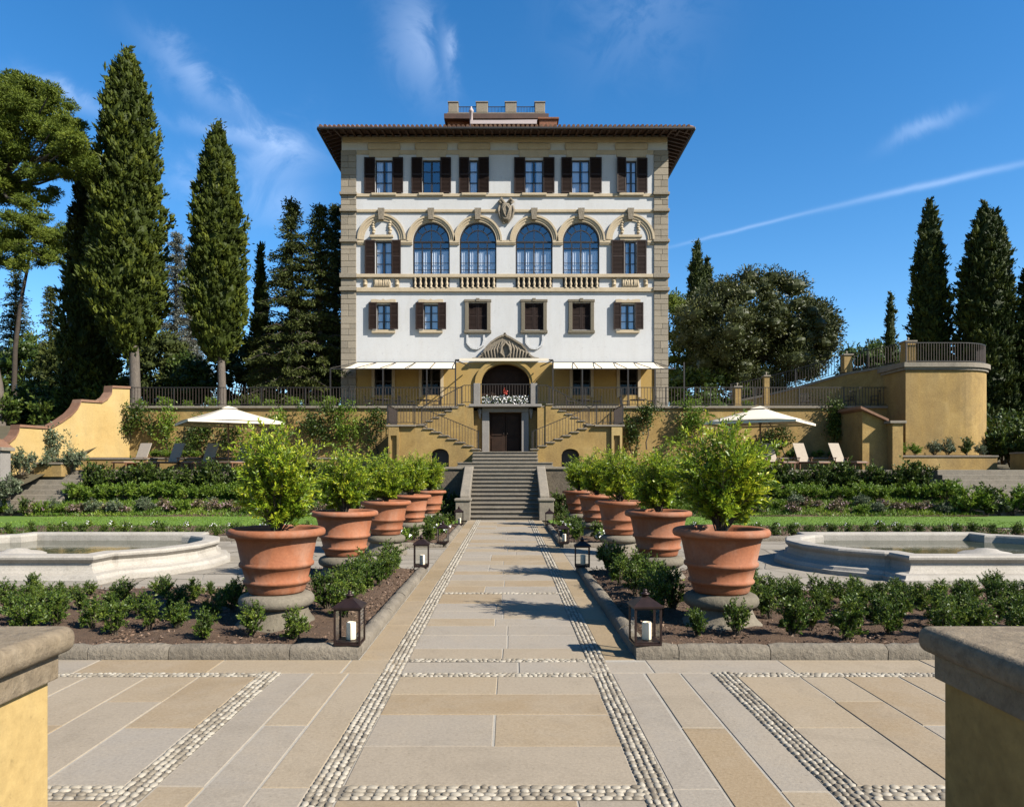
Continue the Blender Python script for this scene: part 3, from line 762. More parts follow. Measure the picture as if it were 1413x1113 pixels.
# portal below the balcony
t = thing('balcony_portal', 'grey stone doorway with dark double door, carrying the small balcony', 'doorway', (XC, 37.6, 2.75))
ZD = 2.75
MB().box(XC - 1.62, XC - .83, 37.35, 38.4, ZD - .85, 4.95).box(XC + .83, XC + 1.62, 37.35, 38.4, ZD - .85, 4.95).box(XC - .83, XC + .83, 37.35, 38.4, 4.86, 4.95).build('wall_face', M['ochre'], t)
MB().box(XC - 1.2, XC - .83, 37.2, 37.348, ZD, 4.86).box(XC + .83, XC + 1.2, 37.2, 37.348, ZD, 4.86).box(XC - 1.2, XC + 1.2, 37.2, 37.348, 4.86, 5.09).build('stone_surround', M['stonegrey'], t, .02)
for s in (-1, 1):
    d_ = MB().box(*sorted((XC + s * .01, XC + s * .83)), 37.65, 37.72, ZD, 4.86)
    for z0, z1 in ((ZD + .12, ZD + .8), (ZD + .92, ZD + 1.95)): d_.box(*sorted((XC + s * .12, XC + s * .72)), 37.62, 37.655, z0, z1)
    d_ = d_.build('door_leaf', M['door'], t, .012)
    MB().lathe([(.001, 0), (.03, .01), (.035, .03), (.001, .05)], 10, (XC + s * .09, 37.6, ZD + 1.0)).build('handle', M['rust'], d_)
    MB().tube([(XC + s * 1.32, 37.33, 4.98), (XC + s * 1.32, 37.2, 4.92), (XC + s * 1.32, 37.16, 4.75), (XC + s * 1.32, 37.3, 4.55)], [.13, .11, .08, .05], 8).build('corbel', M['stonegrey'], t)
MB().box(XC - 1.85, XC + 1.85, 36.75, 38.45, 5.10, 5.24).build('balcony_slab', M['stonegrey'], t, .025)
for s in (-1, 1): MB().box(*sorted((XC + s * 1.28, XC + s * 1.62)), 36.82, 37.16, 5.24, 6.30).build('balcony_post', M['stonegrey'], t, .02)

# double stair
RUN = []                                              # polylines that carry railings: (points, height, things)
t2 = []
for s, side in ((-1, 'left'), (1, 'right')):
    t = thing('curved_stair', f'{side} arm of the double stair with ochre walls and stone treads', 'stairs', (XC + s * 4.3, 36, 1.9))
    def sx(a, b_): return sorted((XC + s * a, XC + s * b_))
    n, x0, x1, za, zb = 8, 1.25, 4.35, 2.75, 4.07
    prof = [(x0, 1.9)]; tr = MB()
    for k in range(n):
        xa, xb, z = x0 + (x1 - x0) * k / n, x0 + (x1 - x0) * (k + 1) / n, za + (zb - za) * (k + 1) / n
        prof += [(xa, z - .05), (xb, z - .05)]
        q = sx(xa - .05, xb); tr.box(q[0], q[1], 34.93, 36.2, z - .05, z)
    prof = prof + [(x1, 1.9)]
    # front wall with its arched opening
    ax0, ax1, az = 2.72, 3.58, 2.62
    fw = MB(); cols = [x0, ax0] + [ax0 + (ax1 - ax0) * i / 10 for i in range(1, 11)] + [x1]
    def ztop(x): return za + (zb - za) * (min(n - 1, int((x - x0) / (x1 - x0) * n + 1e-6)) + 1) / n - .05
    edges = sorted(set(cols + [x0 + (x1 - x0) * k / n for k in range(n + 1)]))
    def zarch(x): return az + .30 * math.sqrt(max(0, 1 - ((x - (ax0 + ax1) / 2) / ((ax1 - ax0) / 2)) ** 2)) if ax0 - 1e-6 <= x <= ax1 + 1e-6 else 1.9
    for xa, xb in zip(edges, edges[1:]):
        inside = ax0 - 1e-6 <= xa and xb <= ax1 + 1e-6
        b0, b1 = (zarch(xa), zarch(xb)) if inside else (1.9, 1.9); zt = ztop((xa + xb) / 2)
        f = [(XC + s * xa, 35.0, b0), (XC + s * xb, 35.0, b1), (XC + s * xb, 35.0, zt), (XC + s * xa, 35.0, zt)]
        fw.add(f, [(0, 1, 2, 3)[::s]])
        if inside: fw.add([(XC + s * xa, 35.0, b0), (XC + s * xb, 35.0, b1), (XC + s * xb, 35.45, b1), (XC + s * xa, 35.45, b0)], [(0, 1, 2, 3)])
    for x in (ax0, ax1): fw.add([(XC + s * x, 35.0, 1.9), (XC + s * x, 35.45, 1.9), (XC + s * x, 35.45, az), (XC + s * x, 35.0, az)], [(0, 1, 2, 3)])
    fw.build('stair_wall', M['ochre'], t)
    MB().box(*sx(ax0 - .05, ax1 + .05), 35.44, 35.5, 1.9, 3.0).build('arch_backing', M['iron'], t)  # plain dark plate behind the arched opening
    tr.build('treads', M['step'], t, .01)
    core = MB().box(*sx(4.35, 5.66), 35.0, 38.0, 1.9, 3.98)
    core.build('landing_block', M['ochre'], t)
    nb = MB().box(*sx(5.12, 5.62), 34.86, 34.995, 1.9, 2.3).box(*sx(5.12, 5.22), 34.86, 34.995, 2.3, 3.98).box(*sx(5.52, 5.62), 34.86, 34.995, 2.3, 3.98).box(*sx(5.22, 5.52), 34.86, 34.995, 3.55, 3.98)
    nb.build('niche_pier', M['ochre_bright'] if s > 0 else M['ochre'], t)  # right pier is lit, so light is put into its brighter plaster
    MB().box(*sx(4.30, 5.74), 34.83, 38.0, 3.98, 4.07).build('landing_slab', M['step'], t, .015)
    # upper flight
    n2, xa0, xb0 = 7, 4.30, 2.05; up = MB(); ut = MB()
    for k in range(n2):
        xa, xb, z = xa0 + (xb0 - xa0) * k / n2, xa0 + (xb0 - xa0) * (k + 1) / n2, 4.07 + 1.17 * (k + 1) / n2
        up.box(*sx(xa, xb), 36.75, 37.99, 1.9, z - .05); q = sx(xa + .05, xb); ut.box(q[0], q[1], 36.7, 37.99, z - .05, z)
    up.box(*sx(2.05, 1.63), 36.8, 37.99, 1.9, 5.09)
    up.build('stair_wall', M['ochre'], t); ut.build('treads', M['step'], t, .01)
    RUN.append((f'iron railing of black bars climbing the lower flight of the {side} stair arm', [(XC + s * 1.3, 34.98, 2.8), (XC + s * 4.4, 34.98, 4.09), (XC + s * 5.68, 34.98, 4.09), (XC + s * 5.68, 37.9, 4.09)], .95, .15))
    RUN.append((f'iron railing of black bars along the upper flight of the {side} stair arm', [(XC + s * 4.25, 36.8, 4.12), (XC + s * 2.1, 36.8, 5.24), (XC + s * 1.63, 36.8, 5.24)], .95, .15))
RUN.append(('iron railing of black bars across the balcony front, between its two stone posts', [(XC - 1.28, 36.95, 5.24), (XC + 1.28, 36.95, 5.24)], 1.02, .14))
RUN.append(('long iron railing on the terrace edge, left of the double stair', [(-19.8, 38.05, 5.24), (-6.0, 38.05, 5.24), (XC - 2.3, 38.05, 5.24)], .98, .16))
RUN.append(('long iron railing on the terrace edge, right of the double stair', [(XC + 2.3, 38.05, 5.24), (6.0, 38.05, 5.24), (20.0, 38.05, 5.24)], .98, .16))
RUN.append(('curved iron railing round the top of the bastion', [(x, y, 7.25) for x, y in bast(-.05)[:14]], 1.0, .13))
RUN.append(('iron railing sloping up along the ramp towards the bastion', [p + Vector((0, .2, .13)) for p in rt], 1.0, .15))
for lab, pts, h, sp in RUN:
    pts = [Vector(p) for p in pts]
    t = thing('iron_railing', lab, 'railing', pts[0]); bars = MB(); rails = MB(); U = Vector((0, 0, 1))
    for i, (a, b_) in enumerate(zip(pts, pts[1:])):
        rails.bar(a + U * h, b_ + U * h, .05, .035); rails.bar(a + U * .09, b_ + U * .09, .035, .03)
        n = max(1, round((b_ - a).length / sp))
        for k in range(n):
            p = a + (b_ - a) * ((k + .5) / n)
            bars.bar(p + U * .1, p + U * (h - .02), .022, .022)
        if (b_ - a).length > 1.2 or i == 0:
            m_ = max(1, round((b_ - a).length / 2.4))
            for k in range(m_): p = a + (b_ - a) * (k / m_); MB().bar(p, p + U * (h + .03), .05, .05).build('post', M['iron'], t)
    p = pts[-1]; MB().bar(p, p + U * (h + .03), .05, .05).build('post', M['iron'], t)
    bars.build('balusters', M['rust'], t); rails.build('handrail', M['iron'], t)

# ================================================================== the villa
YF = 44.0
def FX(px): return (px - VX) * YF / F_PX
def FZ(py): return EYE + (VY - py) * YF / F_PX
villa = thing('villa', 'tall white villa of four storeys with brown shutters, arched windows and a wide dark eave', 'villa', (XC, YF, 5.2))
WX0, WX1, ZB, ZT, ZM, YB = FX(471.5), FX(921), 5.19, FZ(187), FZ(500), 60.0
def facade(mb, x0, x1, z0, z1, y, holes, dep):
    """front wall with real openings: holes are (x0, x1, z0, z1) or with a fifth value, the springing of a round arch"""
    xs = sorted({x0, x1} | {h[0] for h in holes} | {h[1] for h in holes}); zs = sorted({z0, z1} | {h[2] for h in holes} | {h[3] for h in holes})
    for a, b in zip(xs, xs[1:]):
        for c, d in zip(zs, zs[1:]):
            if not any(h[0] - 1e-6 <= a and b <= h[1] + 1e-6 and h[2] - 1e-6 <= c and d <= h[3] + 1e-6 for h in holes):
                mb.add([(a, y, c), (b, y, c), (b, y, d), (a, y, d)], [(0, 1, 2, 3)])
    for h in holes:
        a, b, c, d = h[:4]; sp = h[4] if len(h) > 4 else d; Y = y + dep
        mb.add([(a, y, c), (a, Y, c), (a, Y, sp), (a, y, sp)], [(0, 1, 2, 3)]).add([(b, y, c), (b, Y, c), (b, Y, sp), (b, y, sp)], [(3, 2, 1, 0)])
        mb.add([(a, y, c), (b, y, c), (b, Y, c), (a, Y, c)], [(0, 1, 2, 3)])
        if len(h) > 4:
            n = 24; cx = (a + b) / 2; rx = (b - a) / 2; rz = d - sp
            P = [(cx - rx * math.cos(math.pi * i / n), sp + rz * math.sin(math.pi * i / n)) for i in range(n + 1)]
            for p, q in zip(P, P[1:]):
                mb.add([(p[0], y, p[1]), (q[0], y, q[1]), (q[0], y, d), (p[0], y, d)], [(0, 1, 2, 3)])
                mb.add([(p[0], y, p[1]), (p[0], Y, p[1]), (q[0], Y, q[1]), (q[0], y, q[1])], [(0, 1, 2, 3)])
        else: mb.add([(a, y, d), (a, Y, d), (b, Y, d), (b, y, d)], [(0, 1, 2, 3)])

# openings: glazing rectangles in facade coordinates
TOP = [(518, 542, 221, 267), (583, 608, 221, 267), (647.5, 671, 221, 267), (724, 749.5, 221, 267), (788.5, 813.5, 221, 267), (863.5, 878.5, 222, 267)]
MID = [(518.5, 541, 333, 379), (862, 877.5, 333, 379)]
LOW = [(520, 539, 420, 455), (584.5, 605, 420, 455), (646.5, 672, 418, 455), (724, 749.5, 418, 455), (789.5, 814.5, 418, 455), (856, 876, 420, 455)]
GND = [(517, 541, 506, 545), (582, 608, 506, 545), (790, 815, 506, 545), (855, 880, 506, 545)]
ARC = [(569.5, 620.5), (634, 685), (711.5, 762.5), (776.5, 827)]
A_TOP, A_SPR, A_BOT = 306.5, 333, 379
up = MB()
holes = [(FX(a), FX(b), FZ(d), FZ(c)) for a, b, c, d in TOP + MID + LOW] + [(FX(a), FX(b), FZ(A_BOT), FZ(A_TOP), FZ(A_SPR)) for a, b in ARC]
facade(up, WX0, WX1, ZM, ZT, YF, holes, .35)
up.add([(WX0, YF, ZM), (WX0, YB, ZM), (WX0, YB, ZT), (WX0, YF, ZT)], [(3, 2, 1, 0)]).add([(WX1, YF, ZM), (WX1, YB, ZM), (WX1, YB, ZT), (WX1, YF, ZT)], [(0, 1, 2, 3)])
up.add([(WX0, YB, ZB), (WX1, YB, ZB), (WX1, YB, ZT), (WX0, YB, ZT)], [(3, 2, 1, 0)])
up.build('upper_wall', M['white'], villa)
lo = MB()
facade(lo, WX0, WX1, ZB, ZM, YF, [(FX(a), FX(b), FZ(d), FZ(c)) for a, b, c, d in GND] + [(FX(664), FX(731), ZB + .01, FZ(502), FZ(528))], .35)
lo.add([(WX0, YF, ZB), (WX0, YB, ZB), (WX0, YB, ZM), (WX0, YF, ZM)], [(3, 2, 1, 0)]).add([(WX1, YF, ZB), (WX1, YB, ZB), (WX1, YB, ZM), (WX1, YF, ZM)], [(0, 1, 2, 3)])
lo.build('ground_storey_wall', M['ochre_low'], villa)  # the awning light is part of this wall's colour
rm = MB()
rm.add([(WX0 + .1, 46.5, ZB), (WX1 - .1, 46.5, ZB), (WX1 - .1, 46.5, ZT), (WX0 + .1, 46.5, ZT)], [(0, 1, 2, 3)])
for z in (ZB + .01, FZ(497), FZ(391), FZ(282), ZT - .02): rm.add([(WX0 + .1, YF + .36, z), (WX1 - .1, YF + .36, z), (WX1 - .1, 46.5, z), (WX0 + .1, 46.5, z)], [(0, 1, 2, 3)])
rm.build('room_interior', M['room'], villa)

def glazing(px0, px1, py0, py1, cols=2, rows=3, curtain=True, y=YF + .10, mat='frame', glass='pane'):
    x0, x1, z0, z1 = FX(px0), FX(px1), FZ(py1), FZ(py0); w = .07
    fr = MB().box(x0, x0 + w, y, y + .08, z0, z1).box(x1 - w, x1, y, y + .08, z0, z1).box(x0 + w, x1 - w, y, y + .08, z0, z0 + w).box(x0 + w, x1 - w, y, y + .08, z1 - w, z1)
    for k in range(1, cols):
        x = x0 + (x1 - x0) * k / cols; ww = .055 if k * 2 == cols else .03
        fr.box(x - ww, x + ww, y - .01, y + .07, z0 + w, z1 - w)
    for k in range(1, rows):
        z = z0 + (z1 - z0) * k / rows
        fr.box(x0 + w, x1 - w, y + .012, y + .065, z - .022, z + .022)
    f = fr.build('window', M[mat], villa)
    MB().add([(x0 + .03, y + .055, z0 + .03), (x1 - .03, y + .055, z0 + .03), (x1 - .03, y + .055, z1 - .03), (x0 + .03, y + .055, z1 - .03)], [(0, 1, 2, 3)]).build('pane', M[glass], f)
    if curtain:
        cm = MB(); rc = random.Random(int(px0 * 7))
        for a, b in ((x0, x0 + (x1 - x0) * rc.uniform(.3, .5)), (x1 - (x1 - x0) * rc.uniform(.3, .5), x1)):
            n = 14; V = [(a + (b - a) * i / n, y + .13 + .03 * math.sin(i * 1.9), z) for z in (z0, z1) for i in range(n + 1)]
            cm.add(V, [(i, i + 1, n + 2 + i, n + 1 + i) for i in range(n)], 0, True)
        cm.build('curtain', M['curtain'], f)
    return f
def shutter(f, pxh, pxe, py0, py1, off=.07, ang=0.0, y=None, mat='shutter'):
    """louvred leaf hung at photo column pxh, reaching to pxe when flat on the wall; ang swings it out"""
    w = abs(FX(pxe) - FX(pxh)); s = 1 if pxe > pxh else -1
    z0, z1 = FZ(py1), FZ(py0); yb = YF - off if y is None else y
    ca, sa = math.cos(ang), math.sin(ang)
    def P(u, v, z): return (FX(pxh) + s * (u * ca + v * sa * 0), yb - u * sa - v, z)
    mb = MB()
    def bx(u0, u1, v0, v1, za, zb):
        mb.add([P(u0, v0, za), P(u1, v0, za), P(u1, v1, za), P(u0, v1, za), P(u0, v0, zb), P(u1, v0, zb), P(u1, v1, zb), P(u0, v1, zb)],
               [(0, 3, 2, 1), (4, 5, 6, 7), (0, 1, 5, 4), (1, 2, 6, 5), (2, 3, 7, 6), (3, 0, 4, 7)])
    e = .075
    bx(0, e, 0, .05, z0, z1); bx(w - e, w, 0, .05, z0, z1)
    zm = z0 + (z1 - z0) * .52
    for za, zb in ((z0, z0 + .09), (zm - .05, zm + .05), (z1 - .09, z1)): bx(e, w - e, 0, .05, za, zb)
    bx(e, w - e, .001, .004, z0 + .09, z1 - .09)
    n = max(8, int((z1 - z0) / .085))
    for k in range(n):
        z = z0 + .09 + (z1 - z0 - .18) * (k + .5) / n
        mb.add([P(e, .045, z - .032), P(w - e, .045, z - .032), P(w - e, .008, z + .032), P(e, .008, z + .032)], [(0, 1, 2, 3)])
    return mb.build('shutter', M[mat], f)
sh_top = [((518, 503), (542, 556.5)), ((583, 568), (608, 622.5)), None, ((724.5, 709.5), (749.5, 765)), ((789, 774.5), (813.5, 830)), None]
for (a, b, c, d), sh in zip(TOP, sh_top):
    f = glazing(a, b, c, d, 2, 3, curtain=a not in (583,))
    if sh:
        for h, e in sh: shutter(f, h, e, 218, 267)
    elif a < 700:
        shutter(f, 647.5, 633.5, 218, 267); shutter(f, 660, 675, 218, 267, .02, R(8)); MB().box(FX(660), FX(671), YF + .05, YF + .1, FZ(267), FZ(221)).build('shutter', M['shutter'], f)
    else:
        shutter(f, 863.5, 850.5, 218.5, 267, .07, R(12)); shutter(f, 878.5, 893, 219, 267)
for (a, b, c, d), sh in zip(MID, (((518, 504), (541, 553.5)), ((861, 843.5), (878, 891.5)))):
    f = glazing(a, b, c, d, 2, 3)
    for h, e in sh: shutter(f, h, e, 332, 379, .12)
for i, (a, b, c, d) in enumerate(LOW):
    if i in (0, 1, 5):
        f = glazing(a, b, c, d, 2, 3)
        for h, e in ((a + .5, a - 10.5 if i != 5 else a - 10), (b, b + 11)): shutter(f, h, e, 418, 455, .17)
        m_ = (a + b) / 2
        MB().xz([(FX(m_ - 17), FZ(418)), (FX(m_ + 17), FZ(418)), (FX(m_ + 17), FZ(414)), (FX(m_ + 12), FZ(413.5)), (FX(m_ + 3), FZ(415)), (FX(m_), FZ(413)), (FX(m_ - 3), FZ(415)), (FX(m_ - 12), FZ(413.5)), (FX(m_ - 17), FZ(414))], YF - .2, YF + .05).build('lintel', M['tan'], f)
        MB().box(FX(m_ - 16), FX(m_ + 16), YF - .16, YF + .05, FZ(459.5), FZ(455.5)).build('sill', M['tan'], f)
    else:
        m_ = (a + b) / 2
        f = MB().box(FX(a - 5), FX(a), YF - .13, YF + .1, FZ(456), FZ(417)).box(FX(b), FX(b + 5), YF - .13, YF + .1, FZ(456), FZ(417)).box(FX(a - 6), FX(b + 6), YF - .15, YF + .1, FZ(417), FZ(413.5)).box(FX(a - 6), FX(b + 6), YF - .17, YF + .1, FZ(460), FZ(456)).box(FX(m_ - 2.5), FX(m_ + 2.5), YF - .19, YF, FZ(417), FZ(412))
        f = f.build('window', M['pedestal'], villa, .02)
        shutter(f, a, m_ - .3, 418, 455, y=YF + .1); shutter(f, b, m_ + .3, 418, 455, y=YF + .1)
for a, b, c, d in GND:
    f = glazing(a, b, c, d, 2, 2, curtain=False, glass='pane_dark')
    for q in (a - 4, b): MB().box(FX(q), FX(q + 4), YF - .06, YF + .1, FZ(548), FZ(502)).build('stone_jamb', M['tan'], f)

# big arched windows
for a, b in ARC:
    x0, x1 = FX(a), FX(b); cx = (x0 + x1) / 2; rx = (x1 - x0) / 2; zs, zb, zt = FZ(A_SPR), FZ(A_BOT), FZ(A_TOP); rz = zt - zs; y = YF + .12; w = .085
    fr = MB(); n = 26
    def arc(r, k=n): return [(cx - rx * r * math.cos(math.pi * i / k), zs + rz * r * math.sin(math.pi * i / k)) for i in range(k + 1)]
    for r0, r1, yy in ((1.0, 1 - w / rx, 0), (.62, .62 - .055 / rx, .01)):
        A, B = arc(r0), arc(r1)
        for i in range(n): fr.xz([A[i], A[i + 1], B[i + 1], B[i]], y + yy, y + .08)
    fr.box(x0, x0 + w, y, y + .08, zb, zs).box(x1 - w, x1, y, y + .08, zb, zs).box(x0 + w, x1 - w, y, y + .08, zb, zb + .07)
    fr.box(x0 + w, x1 - w, y - .015, y + .085, zs - .06, zs + .04)
    zt2 = FZ(342); fr.box(x0 + w, x1 - w, y + .005, y + .075, zt2 - .03, zt2 + .03)
    for u, ww in ((.25, .03), (.5, .05), (.75, .03)): fr.box(x0 + (x1 - x0) * u - ww, x0 + (x1 - x0) * u + ww, y - .01, y + .07, zb + .07, zs - .06)
    for z in (FZ(362), FZ(371.5)): fr.box(x0 + w, x1 - w, y + .02, y + .06, z - .012, z + .012)
    for deg in (36, 64, 90, 116, 144):
        t_ = R(deg); r0 = .62 if deg != 90 else .05
        fr.bar((cx - rx * r0 * math.cos(t_), y + .04, zs + rz * r0 * math.sin(t_)), (cx - rx * .97 * math.cos(t_), y + .04, zs + rz * .97 * math.sin(t_)), .045, .045)
    f = fr.build('arched_window', M['frame'], villa)
    P = [(x0 + .03, zb + .03)] + [(x1 - .03, zb + .03)] + arc(.98)[::-1]
    MB().add([(x, y + .052, z) for x, z in P], [tuple(range(len(P)))]).build('pane', M['pane'], f)
    cm = MB(); rc = random.Random(int(a))
    for u0, u1 in ((.02, .235), (.265, .49), (.51, .735), (.765, .98)):
        p0, p1 = x0 + (x1 - x0) * u0, x0 + (x1 - x0) * u1; n_ = 14
        V = [(p0 + (p1 - p0) * i / n_, y + .14 + .03 * math.sin(i * 1.7 + u0 * 9), z) for z in (zb, FZ(345)) for i in range(n_ + 1)]
        cm.add(V, [(i, i + 1, n_ + 2 + i, n_ + 1 + i) for i in range(n_)], 0, True)
    cm.build('curtain', M['curtain'], f)

# archivolts, imposts, keystones, blind arches
def archivolt(cpx, rin, rout, spr, zsc=1.06):
    n = 28; mb = MB(); z0 = FZ(spr)
    for r0, r1, pr in ((rin, rin + (rout - rin) * .34, .06), (rin + (rout - rin) * .34, rin + (rout - rin) * .68, .10), (rin + (rout - rin) * .68, rout, .15)):
        for i in range(n):
            q = []
            for r, k in ((r0, i), (r1, i), (r1, i + 1), (r0, i + 1)):
                t_ = math.pi * k / n; q.append((FX(cpx - r * math.cos(t_)), z0 + r * .044 * zsc * math.sin(t_)))
            mb.xz(q, YF - pr, YF + .02)
    return mb.build('archivolt', M['tan'], villa)
CENT = [526.8, 595, 659.5, 737, 801.7, 869.5]
for i, c in enumerate(CENT):
    archivolt(c, 25.5 if 0 < i < 5 else 24.5, 33.4, 333 if 0 < i < 5 else 331)
    MB().xz([(FX(c - 3.2), FZ(304.5)), (FX(c + 3.2), FZ(304.5)), (FX(c + 4.6), FZ(289)), (FX(c - 4.6), FZ(289))], YF - .28, YF).build('keystone', M['carved'], villa, .03)
for a, b in ((493.5, 504), (550.5, 569.5), (620.5, 634), (685, 711.5), (762.5, 776.5), (827, 844.5), (893, 902)):
    MB().box(FX(a), FX(b), YF - .13, YF, FZ(335.8), FZ(332.2)).box(FX(a) + .004, FX(b) - .004, YF - .09, YF, FZ(338), FZ(335.8)).build('impost', M['tan'], villa)
for c in (526.8, 869.5):
    MB().box(FX(c - 16), FX(c + 16), YF - .17, YF, FZ(328), FZ(325)).box(FX(c - 14), FX(c + 14), YF - .1, YF, FZ(332), FZ(328)).build('lintel', M['tan'], villa)
    for s in (-1, 1):
        mb = MB()
        for k in range(5): mb.lathe([(.001, -.12), (.09, -.05), (.11, 0), (.08, .07), (.001, .12)], 8, (FX(c + s * 11.3) + .03 * math.sin(k * 2), YF - .03, FZ(321 - k * 3.4)))
        mb.build('stucco_garland', M['tan'], villa)
# string courses
def band(py0, py1, pr, m='tan', x0=492, x1=902):
    MB().box(FX(x0), FX(x1), YF - pr, YF + .01, FZ(py1), FZ(py0)).build('string_course', M[m], villa, .02)
band(207.5, 213.5, .05); band(190, 197, .13, 'tan', 473, 920)
band(289.5, 293.5, .10); band(267.6, 272, .09); band(378.9, 383.6, .20); band(397.2, 403, .14)
for c in (530, 595, 654, 737, 802, 871):
    MB().box(FX(c - 22.5), FX(c + 22.5), YF - .11, YF, FZ(207), FZ(198.5)).build('lintel_panel', M['tan'], villa, .05)
    MB().box(FX(c - 20.5), FX(c + 20.5), YF - .075, YF, FZ(217.5), FZ(207.2)).build('lintel_panel', M['tan'], villa, .02)
    MB().box(FX(c - 17), FX(c + 17), YF - .17, YF, FZ(270.5), FZ(267.2)).build('sill', M['tan'], villa, .02)
# balustrades between the courses
for a, b in ARC:
    MB().box(FX(a), FX(b), YF - .02, YF - .005, FZ(397), FZ(384)).build('balustrade_shade', M['room'], villa)  # dark plate stands in for the shade between the balusters
    for k in range(7):
        x = FX(a + (b - a) * (k + .5) / 7)
        MB().lathe([(.085, 0), (.085, .05), (.05, .08), (.075, .15), (.095, .22), (.06, .34), (.045, .42), (.07, .47), (.08, .53), (.08, .60)], 10, (x, YF - .11, FZ(397.2))).build('baluster', M['tan'], villa)
for c in (527, 870):
    mb = MB()
    for a, b in ((-26, -20), (-12, 12), (18, 24)): mb.box(FX(c + a), FX(c + b), YF - .05, YF, FZ(397), FZ(384))
    rr_ = random.Random(int(c))
    for k in range(11):
        x = c - 10 + k * 2; mb.tube([(FX(x), YF - .06, FZ(395)), (FX(x + rr_.uniform(-1.5, 1.5)), YF - .09, FZ(391)), (FX(x + rr_.uniform(-1, 1)), YF - .06, FZ(386))], [.05, .08, .05], 6)
    for k in (-23, 21): mb.lathe([(.001, -.2), (.12, -.1), (.09, .05), (.13, .15), (.001, .25)], 8, (FX(c + k), YF - .05, FZ(391)))
    mb.build('stucco_panel', M['tan'], villa)
# quoins: blocks of two sizes in courses
for s, (q0, q1) in ((-1, (471.5, 491.8)), (1, (902, 921))):
    mb = MB(); z = ZB; k = 0; rq = random.Random(7 + s); X0, X1 = FX(q0) - (.04 if s < 0 else 0), FX(q1) + (.04 if s > 0 else 0)
    mb.box(X0 + .02, X1 - .02, YF - .045, YF + 1.0, ZB, FZ(207.5))
    while z < FZ(207.5) - .05:
        h = min((.36, .40, .30, .44)[k % 4], FZ(207.5) - z); xm = X0 + (X1 - X0) * (.48 if k % 4 in (0, 1) else (.58 if k % 4 == 2 else .44))
        for a, b in (((X0, xm), (xm, X1)) if k % 3 else ((X0, X1),)):
            mb.box(a + .008, b - .008, YF - .075 - rq.uniform(0, .012), YF + .9, z + .009, z + h - .009)
        z += h; k += 1
    mb.build('quoin', M['quoin'], villa, .012, 1)
    for y0, y1 in ((378, 384), (397, 402), (331, 335), (289, 293), (266, 270)):
        MB().box(X0 - .06, X1 + .06, YF - .22, YF + 1.0, FZ(y1), FZ(y0)).build('quoin_band', M['quoin'], villa, .02)
# carved crest
mb = MB(); cx, cz, yc = FX(698.3), FZ(294), YF - .1
V = []; prof_ = [(0, .62), (.32, .55), (.36, .2), (.30, -.25), (.14, -.52), (0, -.6)]
n = 20
def shield(sc, y):
    o = []
    for i in range(n + 1):
        t_ = i / n; z = .6 - 1.2 * t_; w = .37 * math.sqrt(max(.02, 1 - (abs(t_ - .46) / .56) ** 2.4))
        o.append((w * sc, z * sc))
    return [(cx + w, y, cz + z) for w, z in o] + [(cx - w, y, cz + z) for w, z in o[::-1]]
a_, b_ = shield(1, YF), shield(1, yc - .05); c_ = shield(.72, yc - .16)
k = len(a_)
mb.add(a_ + b_ + c_, [(i, (i + 1) % k, (i + 1) % k + k, i + k) for i in range(k)] + [(i + k, (i + 1) % k + k, (i + 1) % k + 2 * k, i + 2 * k) for i in range(k)], 0, True).add(c_, [tuple(range(k))])
for s in (-1, 1):
    mb.tube([(cx + s * .1, yc, cz + .55), (cx + s * .3, yc - .1, cz + .78), (cx + s * .42, yc - .1, cz + .62), (cx + s * .3, yc - .12, cz + .5)], [.1, .12, .1, .07], 8)
    mb.tube([(cx + s * .40, yc, cz + .4), (cx + s * .47, yc - .08, cz + .1), (cx + s * .36, yc - .05, cz - .3), (cx + s * .12, yc, cz - .66)], [.07, .09, .07, .05], 8)
    mb.tube([(cx + s * .05, yc - .16, cz + .36), (cx + s * .2, yc - .2, cz + .15), (cx + s * .12, yc - .2, cz - .12), (cx + s * .02, yc - .18, cz - .3)], [.05, .06, .05, .03], 6)
mb.build('carved_crest', M['carved'], villa)
# shallow moulded niches below two windows
for c in (657, 738):
    mb = MB(); P = [(c - 12, 462), (c - 12, 474), (c - 6, 480.5), (c + 2, 481.5), (c + 9, 477), (c + 11, 470), (c + 11, 462)]
    for p, q in zip(P, P[1:]): mb.bar((FX(p[0]), YF - .04, FZ(p[1])), (FX(q[0]), YF - .04, FZ(q[1])), .12, .10)
    mb.build('niche_moulding', M['white'], villa)
# portal: surround and carved pediment
mb = MB(); cx = 697.5; n = 28
for r0, r1, pr in ((33.5, 37, .10), (37, 42, .16)):
    for i in range(n):
        q = [(FX(cx - r * math.cos(math.pi * k / n)), FZ(528) + (r * .8) * .044 * math.sin(math.pi * k / n)) for r, k in ((r0, i), (r1, i), (r1, i + 1), (r0, i + 1))]
        mb.xz(q, YF - pr, YF + .02)
    for s in (-1, 1): mb.box(*sorted((FX(cx + s * r0), FX(cx + s * r1))), YF - pr, YF + .02, ZB + .01, FZ(528))
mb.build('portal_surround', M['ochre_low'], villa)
ped = [(651, 498), (652, 494.5), (660, 494), (667, 488), (672, 479), (678, 472.5), (686, 467), (693, 463.5), (696, 463), (697.5, 459.5), (699, 463), (703, 464.5), (711, 469), (721, 475), (727, 482), (731, 489), (738, 493.5), (745, 494.5), (746, 498)]
ped = [(697.5 + (x - 698.5) * .98, y) for x, y in ped]
MB().xz([(FX(x), FZ(y)) for x, y in ped][::-1], YF - .30, YF + .02).build('pediment', M['carved'], villa, .02)
mb = MB(); P = [(FX(x), FZ(y)) for x, y in ped]
for p, q in zip(P[1:-1], P[2:-1]): mb.bar((p[0], YF - .33, p[1] - .06), (q[0], YF - .33, q[1] - .06), .12, .11)
